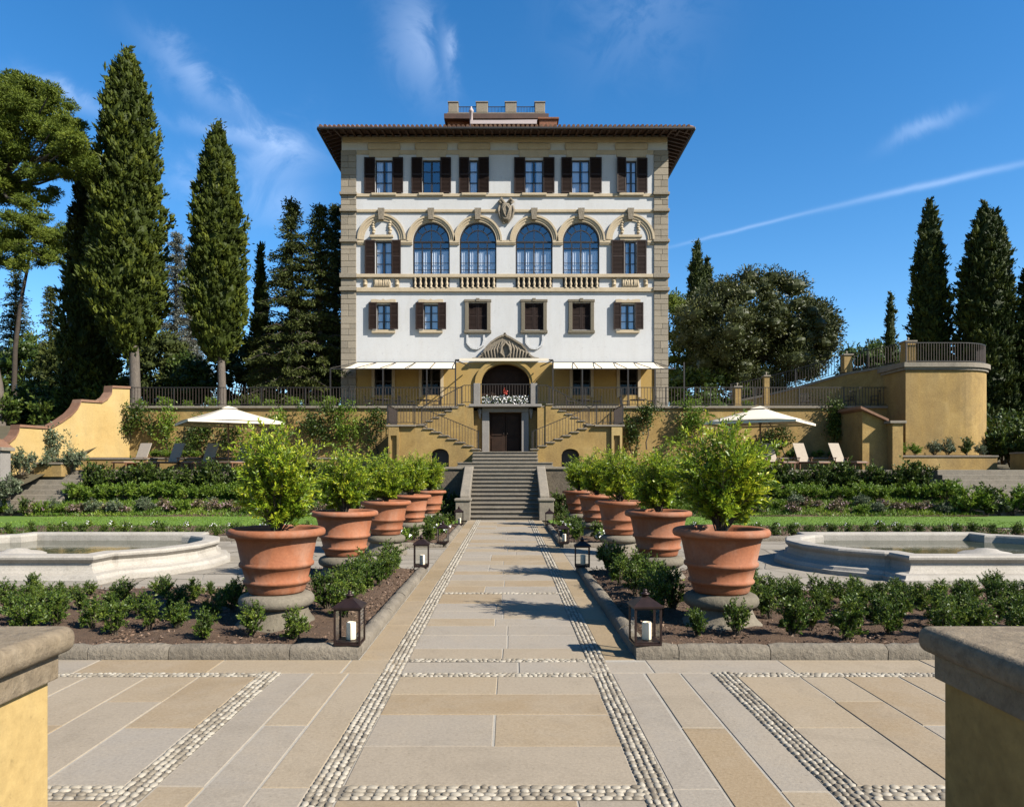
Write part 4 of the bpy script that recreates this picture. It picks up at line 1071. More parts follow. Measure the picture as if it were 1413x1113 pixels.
for s in (-1, 1):
    for k in range(7):
        x = 697.5 + s * (6 + k * 4.2); top_ = 468 + k * 3.1
        mb.tube([(FX(x), YF - .30, FZ(494)), (FX(x + s * 1.5), YF - .38, FZ(490 - (20 - k * 2.6) * .45)), (FX(x - s * 1.6), YF - .32, FZ(top_ + 4 - k * .2))], [.05, .075, .04], 7)
    mb.tube([(FX(697.5 + s * 2), YF - .34, FZ(493)), (FX(697.5 + s * 7), YF - .4, FZ(488)), (FX(697.5 + s * 5), YF - .4, FZ(479)), (FX(697.5), YF - .36, FZ(473.5))], [.05, .08, .08, .06], 8)
mb.build('pediment_relief', M['carved'], villa)
MB().box(FX(664), FX(731), YF + .9, YF + 1.0, ZB + .01, FZ(500)).box(FX(677), FX(718), YF + .84, YF + .895, ZB + .02, FZ(510)).box(FX(696), FX(699), YF + .80, YF + .835, ZB + .03, FZ(511)).box(FX(680), FX(716), YF + .8, YF + .835, FZ(529), FZ(527)).build('portal_door', M['door'], villa)

# roof, soffit, rafters, gutter, tile ends
YE = YF - 1.45
EX0, EX1, ZE = (440 - VX) * YE / F_PX, (957 - VX) * YE / F_PX, EYE + (VY - 179) * YE / F_PX
YE2 = YB + 1.45; pit = math.tan(R(17)); mid = (YE2 - YE) / 2; zr = ZE + .16 + mid * pit
rf_ = MB()
b4 = [(EX0, YE, ZE + .16), (EX1, YE, ZE + .16), (EX1, YE2, ZE + .16), (EX0, YE2, ZE + .16), (EX0 + mid, YE + mid, zr), (EX1 - mid, YE + mid, zr)]
rf_.add(b4, [(0, 1, 5, 4), (1, 2, 5), (2, 3, 4, 5), (3, 0, 4)])
roof = rf_.build('roof', M['tile'], villa)
mb = MB(); x = EX0 + .1; rt_ = random.Random(2)
while x < EX1 - .05:
    mb.tube([(x, YE - .06, ZE + .19 + rt_.uniform(-.012, .012)), (x, YE + min(1.2, x - EX0, EX1 - x), ZE + .19 + (min(1.2, x - EX0, EX1 - x) + .06) * pit)], .095, 8); x += .27
for s, X in ((-1, EX0), (1, EX1)):
    y = YE + .2
    while y < YE2 - .2: l_ = min(1.0, y - YE, YE2 - y); mb.tube([(X + s * .05, y, ZE + .19), (X - s * l_, y, ZE + .19 + (l_ + .05) * pit)], .095, 6); y += .3
mb.build('roof_tile', M['tile'], roof)
sf = MB(); sp_ = .20
sf.add([(EX0, YE, ZE + .10), (EX1, YE, ZE + .10), (WX1, YF + .5, ZE + .10 + 1.9 * sp_), (WX0, YF + .5, ZE + .10 + 1.9 * sp_)], [(3, 2, 1, 0)])
for s, X, Wx in ((-1, EX0, WX0), (1, EX1, WX1)):
    sf.add([(X, YE, ZE + .10), (X, YE2, ZE + .10), (Wx, YB, ZE + .10 + 1.9 * sp_), (Wx, YF + .5, ZE + .10 + 1.9 * sp_)], [(0, 1, 2, 3)])
sf.build('soffit', M['rafter'], villa)
mb = MB(); x = EX0 + .5
while x < EX1 - .3:
    mb.bar((x, YE + .06, ZE + .02), (x, YF + .3, ZE + .02 + 1.7 * sp_), .10, .15); x += .46
for s, X, Wx in ((-1, EX0, WX0), (1, EX1, WX1)):
    y = YE + .5
    while y < YE2 - .3: mb.bar((X - s * .06, y, ZE + .02), (Wx - s * .1, y, ZE + .02 + 1.7 * sp_), .10, .15); y += .46
mb.build('rafters', M['rafter'], villa)
mb = MB()
mb.bar((EX0 - .08, YE - .07, ZE + .06), (EX1 + .08, YE - .07, ZE + .06), .13, .13).bar((EX0 - .07, YE, ZE + .06), (EX0 - .07, YE2, ZE + .06), .13, .13).bar((EX1 + .07, YE, ZE + .06), (EX1 + .07, YE2, ZE + .06), .13, .13)
mb.build('gutter', M['iron'], villa, .03)
# rooftop belvedere
YT = 47.0
def TX(px): return (px - VX) * YT / F_PX
def TZ(py): return EYE + (VY - py) * YT / F_PX
bel = MB().box(TX(617), TX(754), YT + .3, YT + 6, 22.2, TZ(165)).build('belvedere', M['brick'], villa)
MB().box(TX(613), TX(757), YT - .15, YT + 6.3, TZ(165), TZ(158.2)).build('eave_board', M['rafter'], bel)
MB().box(TX(617), TX(752.5), YT, YT + 6, TZ(158), TZ(155.3)).build('parapet_slab', M['step'], bel)
for a, b in ((618.5, 632), (657, 673), (697, 712.5), (738, 752)):
    MB().box(TX(a), TX(b), YT, YT + .6, TZ(155.2), TZ(141.5)).build('merlon', M['quoin'], bel, .03)
    MB().box(TX(a) - .03, TX(b) + .03, YT - .04, YT + .64, TZ(141.5), TZ(140.2)).build('merlon', M['step'], bel)
for a, b in ((632, 657), (673, 697), (712.5, 738)):
    mb = MB()
    mb.bar((TX(a), YT + .3, TZ(144.5)), (TX(b), YT + .3, TZ(144.5)), .04).bar((TX(a), YT + .3, TZ(154)), (TX(b), YT + .3, TZ(154)), .03)
    for k in range(12): mb.bar((TX(a + (b - a) * (k + .5) / 12), YT + .3, TZ(154)), (TX(a + (b - a) * (k + .5) / 12), YT + .3, TZ(144.5)), .025)
    mb.build('roof_railing', M['iron'], bel)
mb = MB(); mb.add([(TX(633), YT + .25, TZ(163.5)), (TX(744), YT + .25, TZ(162.5)), (TX(740), YT - .9, TZ(175)), (TX(650), YT - .9, TZ(175)), (TX(650), YT - .9, TZ(180)), (TX(740), YT - .9, TZ(180))], [(0, 1, 2, 3), (3, 2, 5, 4)]).build('roof_awning', M['pinkcloth'], bel)
MB().lathe([(.10, -.4), (.10, .62), (.15, .66), (.15, .76), (.06, .9), (.04, 1.0)], 10, (TX(651), YT - .7, TZ(176))).build('chimney_pipe', M['pinkcloth'], bel)
MB().box(TX(744), TX(768), YT - .5, YT + .29, 22.2, TZ(170)).box(TX(742), TX(770.5), YT - .6, YT + .28, TZ(170), TZ(167.8)).build('chimney', M['brick'], bel)

# awnings over the terrace
def awning(name, px, label, yf=40.6, pole_px=()):
    """sloping canvas on poles: px = back-left, back-right, front-right, front-left columns"""
    bl, br, fr_, fl = px; zb = FZ(500.5); zf = EYE + (VY - 508.3) * yf / F_PX
    def X(p, y): return (p - VX) * y / F_PX
    t = thing(name, label, 'awning', (X((fl + fr_) / 2, yf), yf, 5.2)); n = 5; mb = MB()
    for i in range(n):
        for j in range(4):
            P = []
            for u, v in ((i / n, j / 4), ((i + 1) / n, j / 4), ((i + 1) / n, (j + 1) / 4), (i / n, (j + 1) / 4)):
                y = (YF - .12) + (yf - YF + .12) * v; xa = X(bl, YF) + (X(fl, yf) - X(bl, YF)) * v; xb = X(br, YF) + (X(fr_, yf) - X(br, YF)) * v
                P.append((xa + (xb - xa) * u, y, zb + (zf - zb) * v - .16 * math.sin(math.pi * v)))
            mb.add(P + [(x, y, z - .012) for x, y, z in P], [(0, 1, 2, 3), (7, 6, 5, 4)])
    mb.build('canvas', M['canvas'], t)
    fr = MB().bar((X(fl, yf), yf, zf - .02), (X(fr_, yf), yf, zf - .02), .05).bar((X(bl, YF), YF - .12, zb), (X(br, YF), YF - .12, zb), .07)
    for i in range(n + 1):
        u = i / n; fr.bar((X(bl, YF) + (X(br, YF) - X(bl, YF)) * u, YF - .1, zb + .02), (X(fl, yf) + (X(fr_, yf) - X(fl, yf)) * u, yf, zf + .02), .035)
    fr.build('awning_frame', M['iron'], t)
    for p in pole_px: MB().bar((X(p, yf), yf, 5.19), (X(p, yf), yf, zf + (.35 if p > 930 else 0)), .07).build('pole', M['iron'], t)
awning('canvas_awning', (494, 628, 628, 456), 'cream canvas awning on dark poles, left of the villa entrance', pole_px=(456, 528.5, 589))
awning('canvas_awning', (763, 902, 932, 763), 'cream canvas awning on dark poles, right of the villa entrance', pole_px=(803.5, 866.5, 904, 944))
t = thing('entrance_pergola', 'slim iron frame with a narrow white canvas in front of the carved entrance', 'pergola', (XC, 40.5, 5.2))
y = 40.5
def PX(p): return (p - VX) * y / F_PX
zp = EYE + (VY - 497) * y / F_PX
for p in (628.5, 763): MB().bar((PX(p), y, 5.19), (PX(p), y, zp), .075).build('pole', M['iron'], t)
MB().box(PX(628), PX(763), y - .05, y + .05, zp - .02, zp + .05).bar((PX(629), y, zp), (FX(650), YF - .3, zp + .1), .05).bar((PX(763), y, zp), (FX(745), YF - .3, zp + .1), .05).build('top_frame', M['iron'], t)
MB().box(PX(634), PX(757), y - .12, y - .055, zp - .06, zp + .10).build('rolled_canvas', M['canvas'], t)

# ================================================================== basins
def basin(s, side):
    cx, cy = XC + s * 8.85, 14.45
    # plan: straight front and back, notched corners, bulging ends
    hx, hy = 1.92, 2.22
    Q = [(hx, -hy), (hx + .05, -hy + .52)]
    for k in range(6):
        a = R(-68 + 136 * k / 5); Q.append((hx + .17 + 1.36 * (math.cos(a) - math.cos(R(68))), 1.72 * math.sin(a) / math.sin(R(68)) * .97))
    Q += [(hx + .05, hy - .52), (hx, hy)]
    P = Q + [(-x, -y) for x, y in Q]
    n = len(P)
    def off(d):
        o = []
        for i in range(n):
            a, b, c = Vector(P[i - 1]), Vector(P[i]), Vector(P[(i + 1) % n])
            e1, e2 = (b - a).normalized(), (c - b).normalized(); n1, n2 = Vector((e1.y, -e1.x)), Vector((e2.y, -e2.x))
            m_ = (n1 + n2) / max(.35, 1 + n1.dot(n2)); o.append(b + m_ * d)
        return o
    prof = [(.34, 0), (.34, .085), (.30, .10), (.27, .15), (.235, .16), (.16, .175), (.10, .21), (.065, .27), (.06, .33), (.10, .37), (.13, .40), (.135, .435), (.11, .462), (.06, .47), (-.16, .47), (-.20, .455), (-.215, .42), (-.215, .05)]
    t = thing('stone_basin', f'pale stone fountain basin with notched corners and a moulded rim, {side} of the path', 'fountain', (cx, cy, 0))
    mb = MB(); rings = [[(cx + p.x, cy + p.y, z) for p in off(d)] for d, z in prof]
    V = [v for r in rings for v in r]
    for j in range(len(prof) - 1):
        for i in range(n):
            mb.F.append((j * n + i, j * n + (i + 1) % n, (j + 1) * n + (i + 1) % n, (j + 1) * n + i)); mb.M.append(0); mb.S.append(False)
    mb.V = V
    o = mb.build('stone_rim', M['fountain'], t)
    me = o.data
    me.polygons.foreach_set('use_smooth', [True] * len(me.polygons))
    me.set_sharp_from_angle(angle=R(18))
    MB().add([(cx + p.x, cy + p.y, .06) for p in off(-.2)], [tuple(range(n))]).build('basin_floor', M['fountain'], t)
    MB().add([(cx + p.x, cy + p.y, .30) for p in off(-.2)], [tuple(range(n))]).build('water', M['water'], t)
    MB().lathe([(.75, .05), (.62, .24), (.40, .34), (.22, .37), (.17, .40), (.001, .42)], 24, (cx + s * .35, cy - .7, 0)).build('spout_stone', M['fountain'], t)
basin(-1, 'left'); basin(1, 'right')

# ================================================================== pots, pedestals, citrus shrubs
POTS = [8.62, 12.3, 16.25, 20.2, 24.2]
def make_pot():
    t = thing('terracotta_pot', 'x', 'plant pot', (0, 0, .46), 'terracotta pots along the path')
    pr = [(.001, 0), (.31, 0), (.325, .02), (.335, .06), (.345, .10), (.375, .115), (.385, .135), (.375, .155), (.36, .165), (.395, .30), (.425, .315), (.432, .337), (.425, .358), (.41, .37), (.455, .60), (.47, .64), (.50, .655)]
    MB().lathe(pr, 48, (0, 0, .46)).build('body', M['terra'], t)
    rim = [(.50, .655), (.545, .665), (.562, .69), (.562, .72), (.548, .745), (.515, .758), (.48, .75), (.465, .73), (.455, .66), (.44, .62)]
    MB().lathe(rim, 48, (0, 0, .46)).build('rim', M['terra'], t)
    MB().lathe([(.455, .665), (.3, .685), (.15, .70), (.001, .70)], 24, (0, 0, .46)).build('soil', M['soil'], t)
    return t
def make_pedestal():
    t = thing('stone_pedestal', 'x', 'pedestal', (0, 0, 0), 'round stone pedestals under the pots')
    pr = [(.001, 0), (.47, 0), (.475, .03), (.47, .10), (.44, .125), (.40, .17), (.365, .24), (.35, .295)]
    MB().lathe(pr, 40).build('flared_foot', M['pedestal'], t)
    pr = [(.35, .295), (.385, .30), (.42, .325), (.435, .36), (.43, .40), (.405, .435), (.36, .455), (.32, .46), (.001, .46)]
    MB().lathe(pr, 40).build('rounded_top', M['pedestal'], t)
    return t
def twigs(rng, root, n_stem, targets, n_sub, n_leaf, L, Wd, start=.35, up=.35, pair_ang=.9, stem_r=.012, sub_len=.35):
    """stems from root to target points, side twigs on them, leaves in rows along the twigs: returns leaf arrays and stem mesh"""
    mb = MB(); P = []; D = []; T = []; LL = []
    for k in range(n_stem):
        tgt = np.array(targets[k]); r0 = np.array(root) + np.append(rng.normal(0, .02, 2), 0); bend = np.array([0, 0, rng.uniform(.02, .16)])
        def pt(u): return r0 + (tgt - r0) * u + bend * math.sin(math.pi * u)
        ln = np.linalg.norm(tgt - r0)
        mb.tube([pt(u) for u in (0, .35, .7, 1)], [stem_r, stem_r * .75, stem_r * .5, stem_r * .2], 5)
        axes = [(pt, start, 1.0, ln * (1 - start))]
        for j in range(n_sub):
            u = rng.uniform(start, .95); b0 = pt(u); dv = (tgt - r0) / ln
            side = rng.normal(size=3); side -= dv * side.dot(dv); side /= np.linalg.norm(side)
            dd = dv * .55 + side * .8 + np.array([0, 0, up]); dd /= np.linalg.norm(dd); l2 = ln * sub_len * rng.uniform(.5, 1.1)
            mb.tube([b0, b0 + dd * l2], [stem_r * .35, stem_r * .12], 3, cap=False)
            axes.append(((lambda u, b0=b0, dd=dd, l2=l2: b0 + dd * l2 * u + np.array([0, 0, -.06]) * l2 * u * u), .15, 1.0, l2))
        tint0 = rng.normal(-.04, .17)
        for (fn, u0, u1, l_) in axes:
            n = max(4, int(n_leaf * l_ / ln * 2.0))
            us = np.linspace(u0, u1, n) + rng.normal(0, .3 / n, n)
            for i, u in enumerate(us):
                p = fn(u); d = fn(u + .02) - fn(u - .02); d /= np.linalg.norm(d)
                q = rng.normal(size=3); q -= d * q.dot(d); q /= np.linalg.norm(q)
                P.append(p); D.append(d * math.cos(pair_ang) + q * math.sin(pair_ang) + np.array([0, 0, .12])); T.append(.36 + tint0 + .2 * i / n + rng.normal(0, .2)); LL.append(L * rng.uniform(.65, 1.25))
    P, D, T, LL = np.array(P), np.array(D), np.clip(np.array(T), 0, 1), np.array(LL)
    return leaves(rng, P, D, LL, LL * (Wd / L), T), mb
def shell_targets(rng, n, c, rad, zmin=-.6):
    out = []
    while len(out) < n:
        v = rng.normal(size=3); v /= np.linalg.norm(v)
        if v[2] < zmin: continue
        out.append((c[0] + v[0] * rad[0] * rng.uniform(.72, 1.08), c[1] + v[1] * rad[1] * rng.uniform(.72, 1.08), c[2] + v[2] * rad[2] * rng.uniform(.75, 1.12)))
    return out
CIT = []
for v in range(3):
    rng = np.random.default_rng(100 + v)
    t = thing('citrus_shrub', 'x', 'shrub', (0, 0, 1.15), 'potted shrubs along the path')
    tg = shell_targets(rng, 46, (0, 0, 1.76), (.48, .48, .56), -.9) + shell_targets(rng, 10, (0, 0, 1.7), (.3, .3, .4), -.8) + shell_targets(rng, 9, (0, 0, 1.8), (.52, .52, .78), .15)
    lv, mb = twigs(rng, (0, 0, 1.15), 65, tg, 9, 40, .060, .019, .30, .25, .85, .009, .36)
    V = lv[0].copy(); V[:, 2] -= 1.15
    np_obj('foliage', V, lv[1], M['L_citrus'], lv[2], t)
    mb.build('stems', M['stem'], t); CIT.append(t)
pot0, ped0 = make_pot(), make_pedestal()
first = {'p': True, 'd': True}; used = set()
rp = random.Random(9)
PLACE = ['nearest', 'second', 'third', 'fourth', 'farthest']
for s, side in ((-1, 'left'), (1, 'right')):
    for i, y in enumerate(POTS):
        x = XC + s * (2.60 + (.04, .06, .02, -.02, -.1)[i])
        where = PLACE[i]
        p = pot0 if first['p'] else copy_tree(pot0); first['p'] = False
        p.location = (x, y, .455); p.rotation_euler = (0, 0, rp.uniform(0, 6)); p['label'] = f'big terracotta pot with rolled rim, {where} from the camera in the {side} row' if 0 < i < 4 else f'big terracotta pot with rolled rim, {where} one of the {side} row'
        d = ped0 if first['d'] else copy_tree(ped0); first['d'] = False
        d.location = (x, y, -.01); d.rotation_euler = (0, 0, rp.uniform(0, 6)); d['label'] = f'round worn stone pedestal under the {where} terracotta pot of the {side} row'
        v = (i + (s > 0)) % 3
        c = CIT[v] if v not in used else copy_tree(CIT[v]); used.add(v)
        k = (.96, .94, .96, .95, .95)[i] * (1.12 if s > 0 and i == 0 else 1)
        c.location = (x, y, 1.15); c.rotation_euler = (0, 0, rp.uniform(0, 6)); c.scale = (k, k, k * rp.uniform(.90, .98)); c['label'] = f'bright yellow-green shrub growing in the {where} terracotta pot of the {side} row'

# ================================================================== lanterns and their candles
def make_lantern():
    t = thing('candle_lantern', 'x', 'lantern', (0, 0, 0), 'bronze lanterns on the kerbs')
    w, h = .145, .40
    MB().box(-w, w, -w, w, 0, .022).box(-w + .012, w - .012, -w + .012, w - .012, .022, .04).build('base', M['lantern'], t, .003)
    fr = MB()
    for i in (-1, 1):
        for j in (-1, 1): fr.box(*sorted((i * w, i * (w - .022))), *sorted((j * w, j * (w - .022))), .022, h)
    for j in (-1, 1):
        fr.box(-w + .022, w - .022, *sorted((j * w, j * (w - .018))), h - .02, h).box(*sorted((j * w, j * (w - .018))), -w + .022, w - .022, h - .02, h)
    fr.build('frame', M['lantern'], t, .002)
    e = w + .018
    ro = MB().box(-e, e, -e, e, h, h + .016)
    for z0, z1, r0, r1 in ((h + .016, h + .095, e - .004, .045),):
        ro.add([(-r0, -r0, z0), (r0, -r0, z0), (r0, r0, z0), (-r0, r0, z0), (-r1, -r1, z1), (r1, -r1, z1), (r1, r1, z1), (-r1, r1, z1)], [(0, 1, 5, 4), (1, 2, 6, 5), (2, 3, 7, 6), (3, 0, 4, 7), (4, 5, 6, 7)])
    ro = ro.build('roof', M['lantern'], t)
    MB().lathe([(.036, .093), (.036, .12), (.05, .124), (.05, .134), (.03, .14), (.02, .155), (.026, .165), (.012, .18), (.001, .182)], 14, (0, 0, h)).build('finial', M['lantern'], ro)
    for i in range(4):
        a = i * math.pi / 2; c, s_ = math.cos(a), math.sin(a)
        MB().add([(c * (w - .009) - s_ * u, s_ * (w - .009) + c * u, z) for u, z in ((-.12, .04), (.12, .04), (.12, h - .02), (-.12, h - .02))], [(0, 1, 2, 3)]).build('glass_pane', M['lglass'], t)
    return t
def make_candle():
    t = thing('pillar_candle', 'x', 'candle', (0, 0, 0), 'candles in the lanterns')
    MB().lathe([(.001, 0), (.046, 0), (.048, .006), (.048, .165), (.044, .175), (.036, .172), (.028, .155), (.001, .150)], 24).build('wax', M['wax'], t)
    MB().tube([(0, 0, .148), (.003, 0, .172)], .003, 5).build('wick', M['iron'], t)
    return t
lan0, can0 = make_lantern(), make_candle()
LAN = [(-1, 1.50, 7.36, 'on the front left kerb corner, nearest the camera', 1.0, .14), (-1, 1.475, 13.3, 'at the far end of the front left kerb', 1.02, .125),
       (-1, 1.475, 17.72, 'on the far left kerb corner, past the cross path', 1.0, .115), (-1, 1.475, 23.6, 'by the foot of the stair on the left', 1.05, .115),
       (1, 1.50, 7.36, 'on the front right kerb corner, nearest the camera', 1.03, .14), (1, 1.475, 13.3, 'at the far end of the front right kerb', 1.02, .125),
       (1, 1.475, 17.72, 'on the far right kerb corner, past the cross path', .95, .115), (1, 1.475, 23.6, 'by the foot of the stair on the right', 1.0, .115)]
for i, (s, dx, y, where, k, z) in enumerate(LAN):
    l = lan0 if i == 0 else copy_tree(lan0)
    l.location = (XC + s * dx, y, z + .004); k *= .92; l.scale = (k, k, k * (1 if i not in (1, 3) else 1.08)); l.rotation_euler = (0, 0, R((0, 4, -3, 6, 3, -4, 2, -5)[i])); l['label'] = 'dark bronze glass lantern ' + where
    if i not in (2, 7):
        c = can0 if i == 0 else copy_tree(can0)
        c.location = (XC + s * dx + .015, y, z + .043); c['label'] = 'ivory pillar candle inside the lantern ' + where

# ================================================================== loungers, side tables, parasols
def make_lounger():
    t = thing('sun_lounger', 'x', 'sun lounger', (0, 0, 0), 'sun loungers on the terrace')
    f = MB()
    for s in (-1, 1): f.box(*sorted((s * .33, s * .29)), -1.0, .95, .27, .33)
    f.box(-.29, .29, -1.0, -.95, .27, .33).box(-.29, .29, .9, .95, .27, .33)
    f.build('wood_frame', M['wood'], t, .006)
    for sx in (-1, 1):
        for y in (-.9, .75): MB().box(*sorted((sx * .33, sx * .285)), y, y + .05, 0, .27).build('leg', M['wood'], t, .004)
        MB().box(*sorted((sx * .36, sx * .31)), .05, .45, .50, .53).box(*sorted((sx * .35, sx * .32)), .1, .14, .33, .50).build('armrest', M['wood'], t, .004)
    MB().box(-.285, .285, -.95, .2, .325, .35).build('seat_sling', M['sling'], t, .006)
    mb = MB(); a = R(66); c, s_ = math.cos(a), math.sin(a)
    for x0, x1, k in ((-.30, .30, 0),): mb.obox((0, .2 + c * .44, .34 + s_ * .44), (.30, 0, 0), (0, c * .45, s_ * .45), (0, -s_ * .014, c * .014))
    mb.build('backrest', M['sling'], t, .01)
    MB().bar((.2, .2 + c * .5, .34 + s_ * .5), (.2, .75, .3), .03).bar((-.2, .2 + c * .5, .34 + s_ * .5), (-.2, .75, .3), .03).build('back_strut', M['wood'], t)
    return t
def make_side_table():
    t = thing('side_table', 'x', 'side table', (0, 0, 0), 'small tables between the loungers')
    MB().box(-.24, .24, -.24, .24, .36, .39).build('table_top', M['wood'], t, .006)
    for i in (-1, 1):
        for j in (-1, 1): MB().box(*sorted((i * .22, i * .18)), *sorted((j * .22, j * .18)), 0, .36).build('leg', M['wood'], t)
    return t
lo0, st0 = make_lounger(), make_side_table()
LOU = [(-1, 188, 'leftmost, nearest the sunlit yellow wall'), (-1, 234, 'second from the left'), (-1, 282, 'third from left, by the left parasol pole'), (-1, 330, 'fourth from left, half hidden by a shrub'),
       (1, 1069, 'beside the right parasol pole'), (1, 1114, 'middle of the right three'), (1, 1164, 'rightmost, near the ochre buttress')]
for i, (s, px, where) in enumerate(LOU):
    l = lo0 if i == 0 else copy_tree(lo0)
    l.location = ((px - VX) * 34.6 / F_PX, 34.6, 1.9); l.rotation_euler = (0, 0, R(20 if s > 0 else -20) + R((3, -2, 1, 4, -3, 0, 2)[i])); l['label'] = 'teak lounger with a raised taupe fabric back, ' + where
    l.scale = (1.12, 1.12, 1.12)
for i, (px, where) in enumerate([(211, 'between the first two left loungers'), (258, 'between the second and third left loungers'), (1092, 'between the first two right loungers'), (1140, 'between the last two right loungers')]):
    l = st0 if i == 0 else copy_tree(st0)
    l.location = ((px - VX) * 34.7 / F_PX, 34.7, 1.9); l.rotation_euler = (0, 0, .2 * i); l['label'] = 'low square teak side table ' + where
def parasol(cx, y, side, rz):
    t = thing('parasol', f'large square cream parasol with a wooden pole above the {side} loungers', 'parasol', (cx, y, 1.9))
    zt, ze, h = 4.86, 4.10, 2.05
    cs = [(cx + h * 1.414 * math.cos(rz + R(45) + k * math.pi / 2), y + h * 1.414 * math.sin(rz + R(45) + k * math.pi / 2)) for k in range(4)]
    mb = MB(); n = 6
    for k in range(4):
        a, b = cs[k], cs[(k + 1) % 4]
        G = []
        for j in range(n + 1):
            v = j / n
            for i in range(n + 1):
                u = i / n; ex, ey = a[0] + (b[0] - a[0]) * u, a[1] + (b[1] - a[1]) * u
                sag = -.035 * math.sin(math.pi * v)
                G.append((cx + (ex - cx) * v, y + (ey - y) * v, zt + (ze - zt) * v + sag * .7 + .05 * math.sin(math.pi * u) * v))
        mb.add(G, [(j * (n + 1) + i, (j + 1) * (n + 1) + i, (j + 1) * (n + 1) + i + 1, j * (n + 1) + i + 1) for j in range(n) for i in range(n)], 0, True)
        mb.add([(a[0], a[1], ze), (b[0], b[1], ze), (b[0], b[1], ze - .10), (a[0], a[1], ze - .10)], [(0, 1, 2, 3)])
    cn = mb.build('canopy', M['canvas'], t)
    md = cn.modifiers.new('thick', 'SOLIDIFY'); md.thickness = .012
    vt = MB()
    c2 = [(cx + .52 * math.cos(rz + R(45) + k * math.pi / 2), y + .52 * math.sin(rz + R(45) + k * math.pi / 2)) for k in range(4)]
    for k in range(4): vt.add([(cx, y, zt + .06), (*c2[k], zt - .085), (*c2[(k + 1) % 4], zt - .085)], [(0, 1, 2)])
    vt.build('vent', M['canvas'], cn)
    MB().tube([(cx, y, 1.95), (cx, y, zt)], .04, 10).build('pole', M['wood'], t)
    MB().box(cx - .4, cx + .4, y - .4, y + .4, 1.9, 1.96).build('base_plate', M['iron'], t, .01)
    for k in range(8):
        a = rz + R(45) + k * math.pi / 4; e = h * (1.414 if k % 2 == 0 else 1.0) * .98
        MB().bar((cx + .05 * math.cos(a), y + .05 * math.sin(a), zt - .10), (cx + e * math.cos(a), y + e * math.sin(a), ze - .04), .035).build('rib', M['wood'], t)
        MB().bar((cx + .05 * math.cos(a), y + .05 * math.sin(a), zt - .75), (cx + e * .45 * math.cos(a), y + e * .45 * math.sin(a), zt - .44), .03).build('strut', M['wood'], t)
    MB().lathe([(.04, 0), (.07, .01), (.07, .09), (.04, .1)], 12, (cx, y, zt - .8)).build('hub', M['wood'], t)
parasol(at(315, 600, 34.2).x, 34.2, 'left', R(32)); parasol(at(1049, 600, 34.2).x, 34.2, 'right', R(-34))

# ================================================================== chairs and tables on the villa terrace
def make_chair():
    t = thing('garden_chair', 'x', 'chair', (0, 0, 0), 'iron chairs on the villa terrace')
    MB().box(-.22, .22, -.22, .22, .42, .45).build('seat', M['iron'], t, .01)
    for i in (-1, 1):
        for j in (-1, 1): MB().bar((i * .2, j * .2, .42), (i * .23, j * .24, 0), .03).build('leg', M['iron'], t)
    mb = MB()
    for k in range(6): mb.bar((-.2 + k * .08, .2, .45), (-.2 + k * .08, .27, .88), .02)
    mb.bar((-.22, .27, .9), (.22, .27, .9), .05, .04).build('backrest', M['iron'], t)
    MB().bar((-.22, .22, .65), (-.22, -.2, .65), .03).bar((.22, .22, .65), (.22, -.2, .65), .03).bar((-.22, -.2, .44), (-.22, -.2, .65), .025).bar((.22, -.2, .44), (.22, -.2, .65), .025).build('armrest', M['iron'], t)
    return t
def make_table():
    t = thing('terrace_table', 'x', 'table', (0, 0, 0), 'iron tables on the villa terrace')
    MB().lathe([(.001, .70), (.45, .70), (.46, .72), (.45, .735), (.001, .735)], 24).build('table_top', M['iron'], t)
    MB().lathe([(.28, 0), (.27, .02), (.05, .06), (.03, .2), (.03, .7)], 12).build('pedestal_leg', M['iron'], t)
    return t
ch0, tb0 = make_chair(), make_table()
k = 0
for j, (px, y, lab) in enumerate([(528, 41.6, 'below the leftmost awning pole'), (585, 41.8, 'left of the entrance'), (805, 41.8, 'right of the entrance'), (880, 41.6, 'near the right corner of the villa')]):
    x = (px - VX) * y / F_PX
    tb = tb0 if j == 0 else copy_tree(tb0); tb.location = (x, y, 5.19); tb['label'] = 'round dark iron terrace table ' + lab
    for q, a in enumerate((R(100), R(-80))):
        c = ch0 if k == 0 else copy_tree(ch0); k += 1
        c.location = (x + .75 * math.sin(a), y - .2 + .15 * q, 5.19); c.rotation_euler = (0, 0, -a + .3 * q); c['label'] = f'dark iron chair {("left", "right")[1 - q]} of the round table ' + lab
for px, y, z, lab in ((1112, 39.6, 5.19, 'before the ramp wall, left one'), (1172, 39.0, 5.19, 'before the ramp wall, middle one'), (1210, 37.9 + .9, 5.19, 'before the ramp wall, right one')):
    c = copy_tree(ch0); c.location = ((px - VX) * y / F_PX, y, z); c.rotation_euler = (0, 0, px); c['label'] = 'dark iron chair ' + lab

